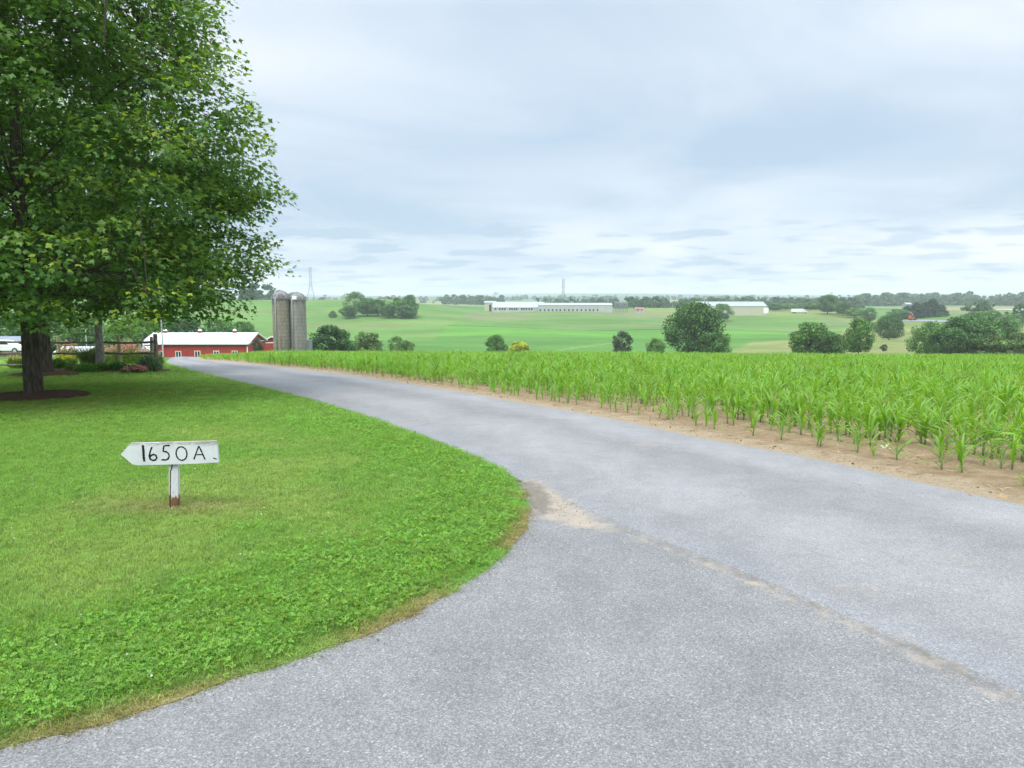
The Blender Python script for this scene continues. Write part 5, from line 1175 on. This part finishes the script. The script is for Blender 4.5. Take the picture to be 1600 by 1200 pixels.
def garden(name, px, base, w_px, h_px, kind, col, label, cat="plant", flower=None, nfl=60, fsize=0.05, seed=0, dy=0.0, group=None):
    g = ground_at(px, base); g = Vector((g.x * (g.y + dy) / g.y, g.y + dy, 0)); g.z = h1(g.x, g.y) + 0.05; s = g.y / FPX; w_, h_ = w_px * 1.15 * s / 2, h_px * 1.1 * s
    r = np.random.default_rng(seed + int(px)); root = tag(empty(name, g), label, cat, group); n_ = 1300
    if kind == "mound":
        d = unit(r.normal(0, 1, (n_, 3))); d[:, 2] = np.abs(d[:, 2]); pos = d * np.array([w_, w_ * 0.8, h_]) * r.uniform(0.6, 1.0, (n_, 1)); nrm = d + r.normal(0, 0.5, (n_, 3)); tip = d + r.normal(0, 0.6, (n_, 3)); sz_ = np.full(n_, 0.10) * r.uniform(0.6, 1.2, n_); tm_ = BLADE * np.array([0.55, 1, 1])
    elif kind == "grass":
        n_ = 700; a = r.uniform(0, 6.283, n_); o_ = r.uniform(0, 0.35, n_) * w_; l = r.uniform(0.6, 1.1, n_); P_ = []
        b = MB()
        for k_ in range(n_):
            dx, dy_ = math.cos(a[k_]), math.sin(a[k_]); pts = [np.array((dx * (o_[k_] + (w_ * l[k_] * 0.75) * q ** 1.6), dy_ * (o_[k_] + (w_ * l[k_] * 0.75) * q ** 1.6), h_ * l[k_] * (q * 1.45 - 0.5 * q * q))) for q in (0, .35, .7, 1.0)]
            sv = np.array((-dy_, dx, 0)) * 0.007; o = len(b.v)
            for q, wf in zip(pts, (1, 0.9, 0.6, 0.1)): b.v += [tuple(q - sv * wf), tuple(q + sv * wf)]
            b.f += [(o + 2 * q, o + 2 * q + 1, o + 2 * q + 3, o + 2 * q + 2) for q in range(3)]
        me = b.mesh("foliage", M_PLANT); at_ = me.attributes.new("tint", 'FLOAT_COLOR', 'POINT'); cc = np.ones((len(b.v), 4), np.float32); cc[:, :3] = np.repeat(np.array(col) * r.uniform(0.7, 1.3, (n_, 1)), 8, 0); at_.data.foreach_set("color", cc.ravel())
        fo = obj("foliage", me, root); fo["kind"] = "stuff"
    else:                                   # upright stems
        a = r.uniform(0, 6.283, n_); q = np.sqrt(r.random(n_)); pos = np.stack([np.cos(a) * q * w_, np.sin(a) * q * w_ * 0.8, r.random(n_) * h_ * 0.6], 1); tip = r.normal(0, 0.45, (n_, 3)) + np.array([0, 0, 1.0]); nrm = r.normal(0, 1, (n_, 3)); sz_ = r.uniform(0.10, 0.24, n_); tm_ = BLADE * np.array([0.16, 1, 1])
    if kind != "grass":
        fo = obj("foliage", leaf_mesh("foliage", pos, tip, nrm, sz_, np.array(col) * 1.3 * r.uniform(0.65, 1.3, (n_, 1)), M_PLANT, tm_, BLADE_F), root); fo["kind"] = "stuff"
    if flower:
        a = r.uniform(0, 6.283, nfl); q = np.sqrt(r.random(nfl)); zz = (h_ * np.sqrt(np.clip(1 - q * q * 0.8, 0, 1)) if kind == "mound" else h_ * r.uniform(0.62, 1.05, nfl))
        pos = np.stack([np.cos(a) * q * w_, np.sin(a) * q * w_ * 0.8, zz], 1); nq = 7 if kind == "stems" else 4; N_ = nfl * nq
        pp = np.repeat(pos, nq, 0) + r.normal(0, 1, (N_, 3)) * np.array([fsize * 0.35, fsize * 0.35, fsize * (1.3 if kind == "stems" else 0.25)])
        fl = obj("flowers", leaf_mesh("flowers", pp, r.normal(0, 1, (N_, 3)), r.normal(0, 0.6, (N_, 3)) + np.array([0, -0.5, 0.8]), np.full(N_, fsize * 0.9), np.array(flower) * r.uniform(0.7, 1.25, (N_, 1)), M_PLANT, BLADE * np.array([0.8, 1, 1]), BLADE_F), root); fl["kind"] = "stuff"
    return root
G1, G2, G3 = (0.11, 0.23, 0.05), (0.08, 0.17, 0.065), (0.18, 0.27, 0.07)
garden("ornamental_grass", 140, 579, 52, 36, "grass", (0.17, 0.25, 0.09), "arching clump of ornamental grass in the middle of the flower bed", "ornamental grass")
garden("leafy_plant", 90, 579, 26, 14, "mound", G1, "low leafy green plant at the flower bed's front, right of the second maple")
garden("leafy_plant", 134, 583, 30, 12, "mound", G1, "low leafy green plant in front of the ornamental grass")
garden("leafy_plant", 160, 582, 22, 11, "mound", G1, "low leafy green plant just right of the ornamental grass")
garden("leafy_plant", 184, 582, 26, 13, "mound", G2, "dark leafy plant beside the pink flowers")
garden("grey_green_shrub", 234, 582, 34, 22, "mound", (0.12, 0.18, 0.11), "grey green rounded shrub at the bed's end by the fence post", "shrub")
garden("red_flowers", 110, 582, 12, 6, "mound", G1, "small patch of red flowers in the bed", "flowers", (0.55, 0.06, 0.03), 40, 0.06)
garden("pink_flowers", 211, 584, 32, 9, "mound", (0.10, 0.15, 0.06), "low mound of pink flowers at the front of the bed", "flowers", (0.62, 0.22, 0.28), 170, 0.065)
garden("astilbe", 106, 570, 26, 28, "stems", G3, "peach plumed plant left of the ornamental grass", "flowers", (0.48, 0.27, 0.20), 60, 0.07, dy=0.4)
garden("yellow_flowers", 104, 576, 26, 16, "stems", G3, "yellow flowers in front of the peach plumes", "flowers", (0.60, 0.50, 0.05), 45, 0.06)
garden("astilbe", 176, 571, 26, 24, "stems", G3, "pinkish plumed plant right of the ornamental grass", "flowers", (0.48, 0.29, 0.23), 60, 0.07, dy=0.3)
garden("astilbe", 200, 571, 26, 29, "stems", G3, "tallest pinkish plumed plant behind the pink flowers", "flowers", (0.50, 0.27, 0.22), 80, 0.07, dy=0.3)
garden("astilbe", 224, 571, 26, 22, "stems", G3, "cream pink plumed plant behind the grey green shrub", "flowers", (0.52, 0.36, 0.26), 60, 0.07, dy=0.3)
garden("daylily", 246, 577, 14, 22, "stems", G3, "yellow flowered plant hugging the fence's end post", "flowers", (0.58, 0.42, 0.06), 20, 0.07)
garden("pale_shrub", 28, 577, 22, 16, "stems", G3, "pale yellowish plant at the bed's left end by the maples", "flowers", (0.50, 0.42, 0.16), 30, 0.06)

# ------------------------------------------------------------------ yard beyond the fence
M_SLATE = ribbed("slate_blue_roof", (0.20, 0.23, 0.27), 0.6, 0.5, 0, 0.08); M_TIMBER = paint("brown_timber", (0.16, 0.10, 0.065), 0.8, 0.2)
g = at_dist(-10, 105); zq = z_at(556, 105); barn("grey_barn", (g.x, g.y, zq), R(3), 9.5, 7, z_at(541, 101) - zq, z_at(527, 105) - z_at(541, 101), M_TIMBER, M_SLATE, "slate grey roofed barn at the picture's left edge beyond the fence", over=0.3, fascia=False)
g = at_dist(122, 92); zq = z_at(553, 92); sh = barn("field_shed", (g.x, g.y, zq), R(4), 3.2, 4.0, z_at(550.5, 90) - zq, z_at(543, 92) - z_at(550.5, 90), M_TIMBER, M_WROOF, "low brown shed with white roof seen between the rails", over=0.3, cat="shed", fascia=False)
g = at_dist(206, 100); zq = z_at(554, 100); sh = barn("lean_shed", (g.x, g.y, zq), R(28), 2.6, 2.2, z_at(547, 99) - zq, z_at(541.5, 100) - z_at(547, 99), paint("blue_grey_wall", (0.13, 0.16, 0.20), 0.6, 0.1), M_SLATE, "small blue grey shed behind the right end of the fence", over=0.15, cat="shed", fascia=False)
# white car
g = at_dist(8, 82); zq = z_at(552, 82); car = tag(empty("parked_car", (g.x, g.y, zq), R(4)), "white car parked beyond the fence at the picture's left edge", "car")
MB().prism([(-2.1, 0.32), (2.1, 0.32), (2.15, 0.72), (1.5, 0.85), (0.9, 0.95), (-1.9, 1.0), (-2.15, 0.75)], -0.85, 0.85).build("body", m_w, car, bevel=0.05)
cabn = MB().prism([(1.0, 0.93), (0.35, 1.42), (-1.2, 1.45), (-1.85, 0.97)], -0.74, 0.74).build("cabin", m_w, car, bevel=0.04)
for x0_, x1_ in ((-1.15, -0.35), (-0.25, 0.45)): MB().prism([(x0_ - 0.2 * (x0_ < -1), 1.02), (x1_ + 0.2 * (x1_ > 0), 1.02), (x1_, 1.36), (x0_, 1.36)], -0.752, -0.744).build("side_window", M_GLASS, cabn)
for x_ in (-1.3, 1.35):
    for sy in (-1, 1):
        wh = MB().tube([(x_, sy * 0.70, 0.32), (x_, sy * 0.88, 0.32)], 0.32, 16).build("wheel", M_TYRE, car); MB().tube([(x_, sy * 0.86, 0.32), (x_, sy * 0.885, 0.32)], 0.19, 12).build("rim", M_PIPE, wh)
# yard track
a0, a1 = ground_at(-60, 556), ground_at(36, 556); V = []
for t_ in np.linspace(-1.0, 1.0, 40):
    x_, y_ = a1.x + (a1.x - a0.x) * (t_ - 1) * 1.0, a1.y + (a1.y - a0.y) * (t_ - 1)
    for dy in (-1.6, 1.6): V.append((x_, y_ + dy, h1(x_, y_ + dy) + 0.03))
tag(MB().add(V, [(2 * k_, 2 * k_ + 2, 2 * k_ + 3, 2 * k_ + 1) for k_ in range(39)]).build("farm_track", paint("pale_gravel", (0.46, 0.46, 0.46), 0.9, 0.1, 0.5)), "pale gravel track beyond the fence at the left", "track", kind="structure")
# poles
for px, D, top, r_, lb in ((253, 96, 496, 0.10, "slim pale utility pole in front of the red barn"), (134, 98, 516, 0.075, "slim pale pole seen between the maple trunks and grey trunk")):
    g = at_dist(px, D); hh = z_at(top, D) - g.z; po = tag(empty("utility_pole", g), lb, "pole", "slim pale poles")
    MB().tube([(0, 0, -0.5), (0, 0, hh)], [r_ * 1.1, r_ * 0.85], 8).build("shaft", M_PIPE, po); MB().tube([(0, 0, hh - 0.01), (0, 0, hh + 0.12)], [r_ * 1.3, r_ * 0.8], 8).build("cap", M_PIPE, po)

# ------------------------------------------------------------------ litter by the lane
def husk(px, base, n_, s, col, label):
    g = ground_at(px, base); r = random.Random(int(px)); b = MB()
    for _ in range(n_):
        V, F = corn_leaf(r, r.uniform(0, 6.28), 0.02, s * r.uniform(0.6, 1.2), R(r.uniform(2, 14)), R(r.uniform(10, 35)), 0.03)
        ox, oy = r.uniform(-.10, .10), r.uniform(-.05, .05); b.add([(v[0] + ox, v[1] + oy, max(v[2], 0.012) + 0.02) for v in V], F)
    return tag(b.build("torn_leaves", paint("dry_leaf_%d" % px, col, 0.8, 0.25, 20), None, g), label, "leaf litter", kind="stuff")
husk(1385, 708, 7, 0.22, (0.36, 0.38, 0.24), "torn pale corn leaves lying on the sandy verge"); husk(1300, 690, 4, 0.20, (0.13, 0.22, 0.10), "torn green corn leaves lying near the outer row"); husk(1480, 695, 4, 0.24, (0.14, 0.22, 0.12), "fallen green corn leaves between the outer plants")
b = MB(); r = random.Random(4); g = ground_at(1588, 777)
for _ in range(26):
    x_, y_, s = r.gauss(0, 0.16), r.gauss(0, 0.035), r.uniform(0.010, 0.026); V = [(x_ + s * math.cos(k_ * 1.2 + x_) * r.uniform(.7, 1.2), y_ + s * math.sin(k_ * 1.2 + x_) * r.uniform(.7, 1.2), 0.012) for k_ in range(5)] + [(x_, y_, 0.022 + s * 0.35)]
    b.add(V, [(k_, (k_ + 1) % 5, 5) for k_ in range(5)])
tag(b.build("sand_crumbs", paint("orange_sand", (0.36, 0.25, 0.13), 0.95, 0.15, 20), None, g), "small spill of orange sand at the lane's right edge", "sand", kind="stuff")

# ------------------------------------------------------------------ haze
m = bpy.data.materials.new("haze"); m.use_nodes = True; t = m.node_tree; t.nodes.clear()
pv = t.nodes.new('ShaderNodeVolumePrincipled'); pv.inputs['Color'].default_value = (0.86, 0.92, 1.0, 1); pv.inputs['Density'].default_value = 0.00020; pv.inputs['Anisotropy'].default_value = 0.0
oo = t.nodes.new('ShaderNodeOutputMaterial'); t.links.new(pv.outputs[0], oo.inputs['Volume'])
hz = MB().box((0, 0, 15), (30000, 30000, 82)).build("haze", m); hz.display_type = 'WIRE'
tag(hz, "pale blue haze over the distant fields", "haze", kind="stuff")
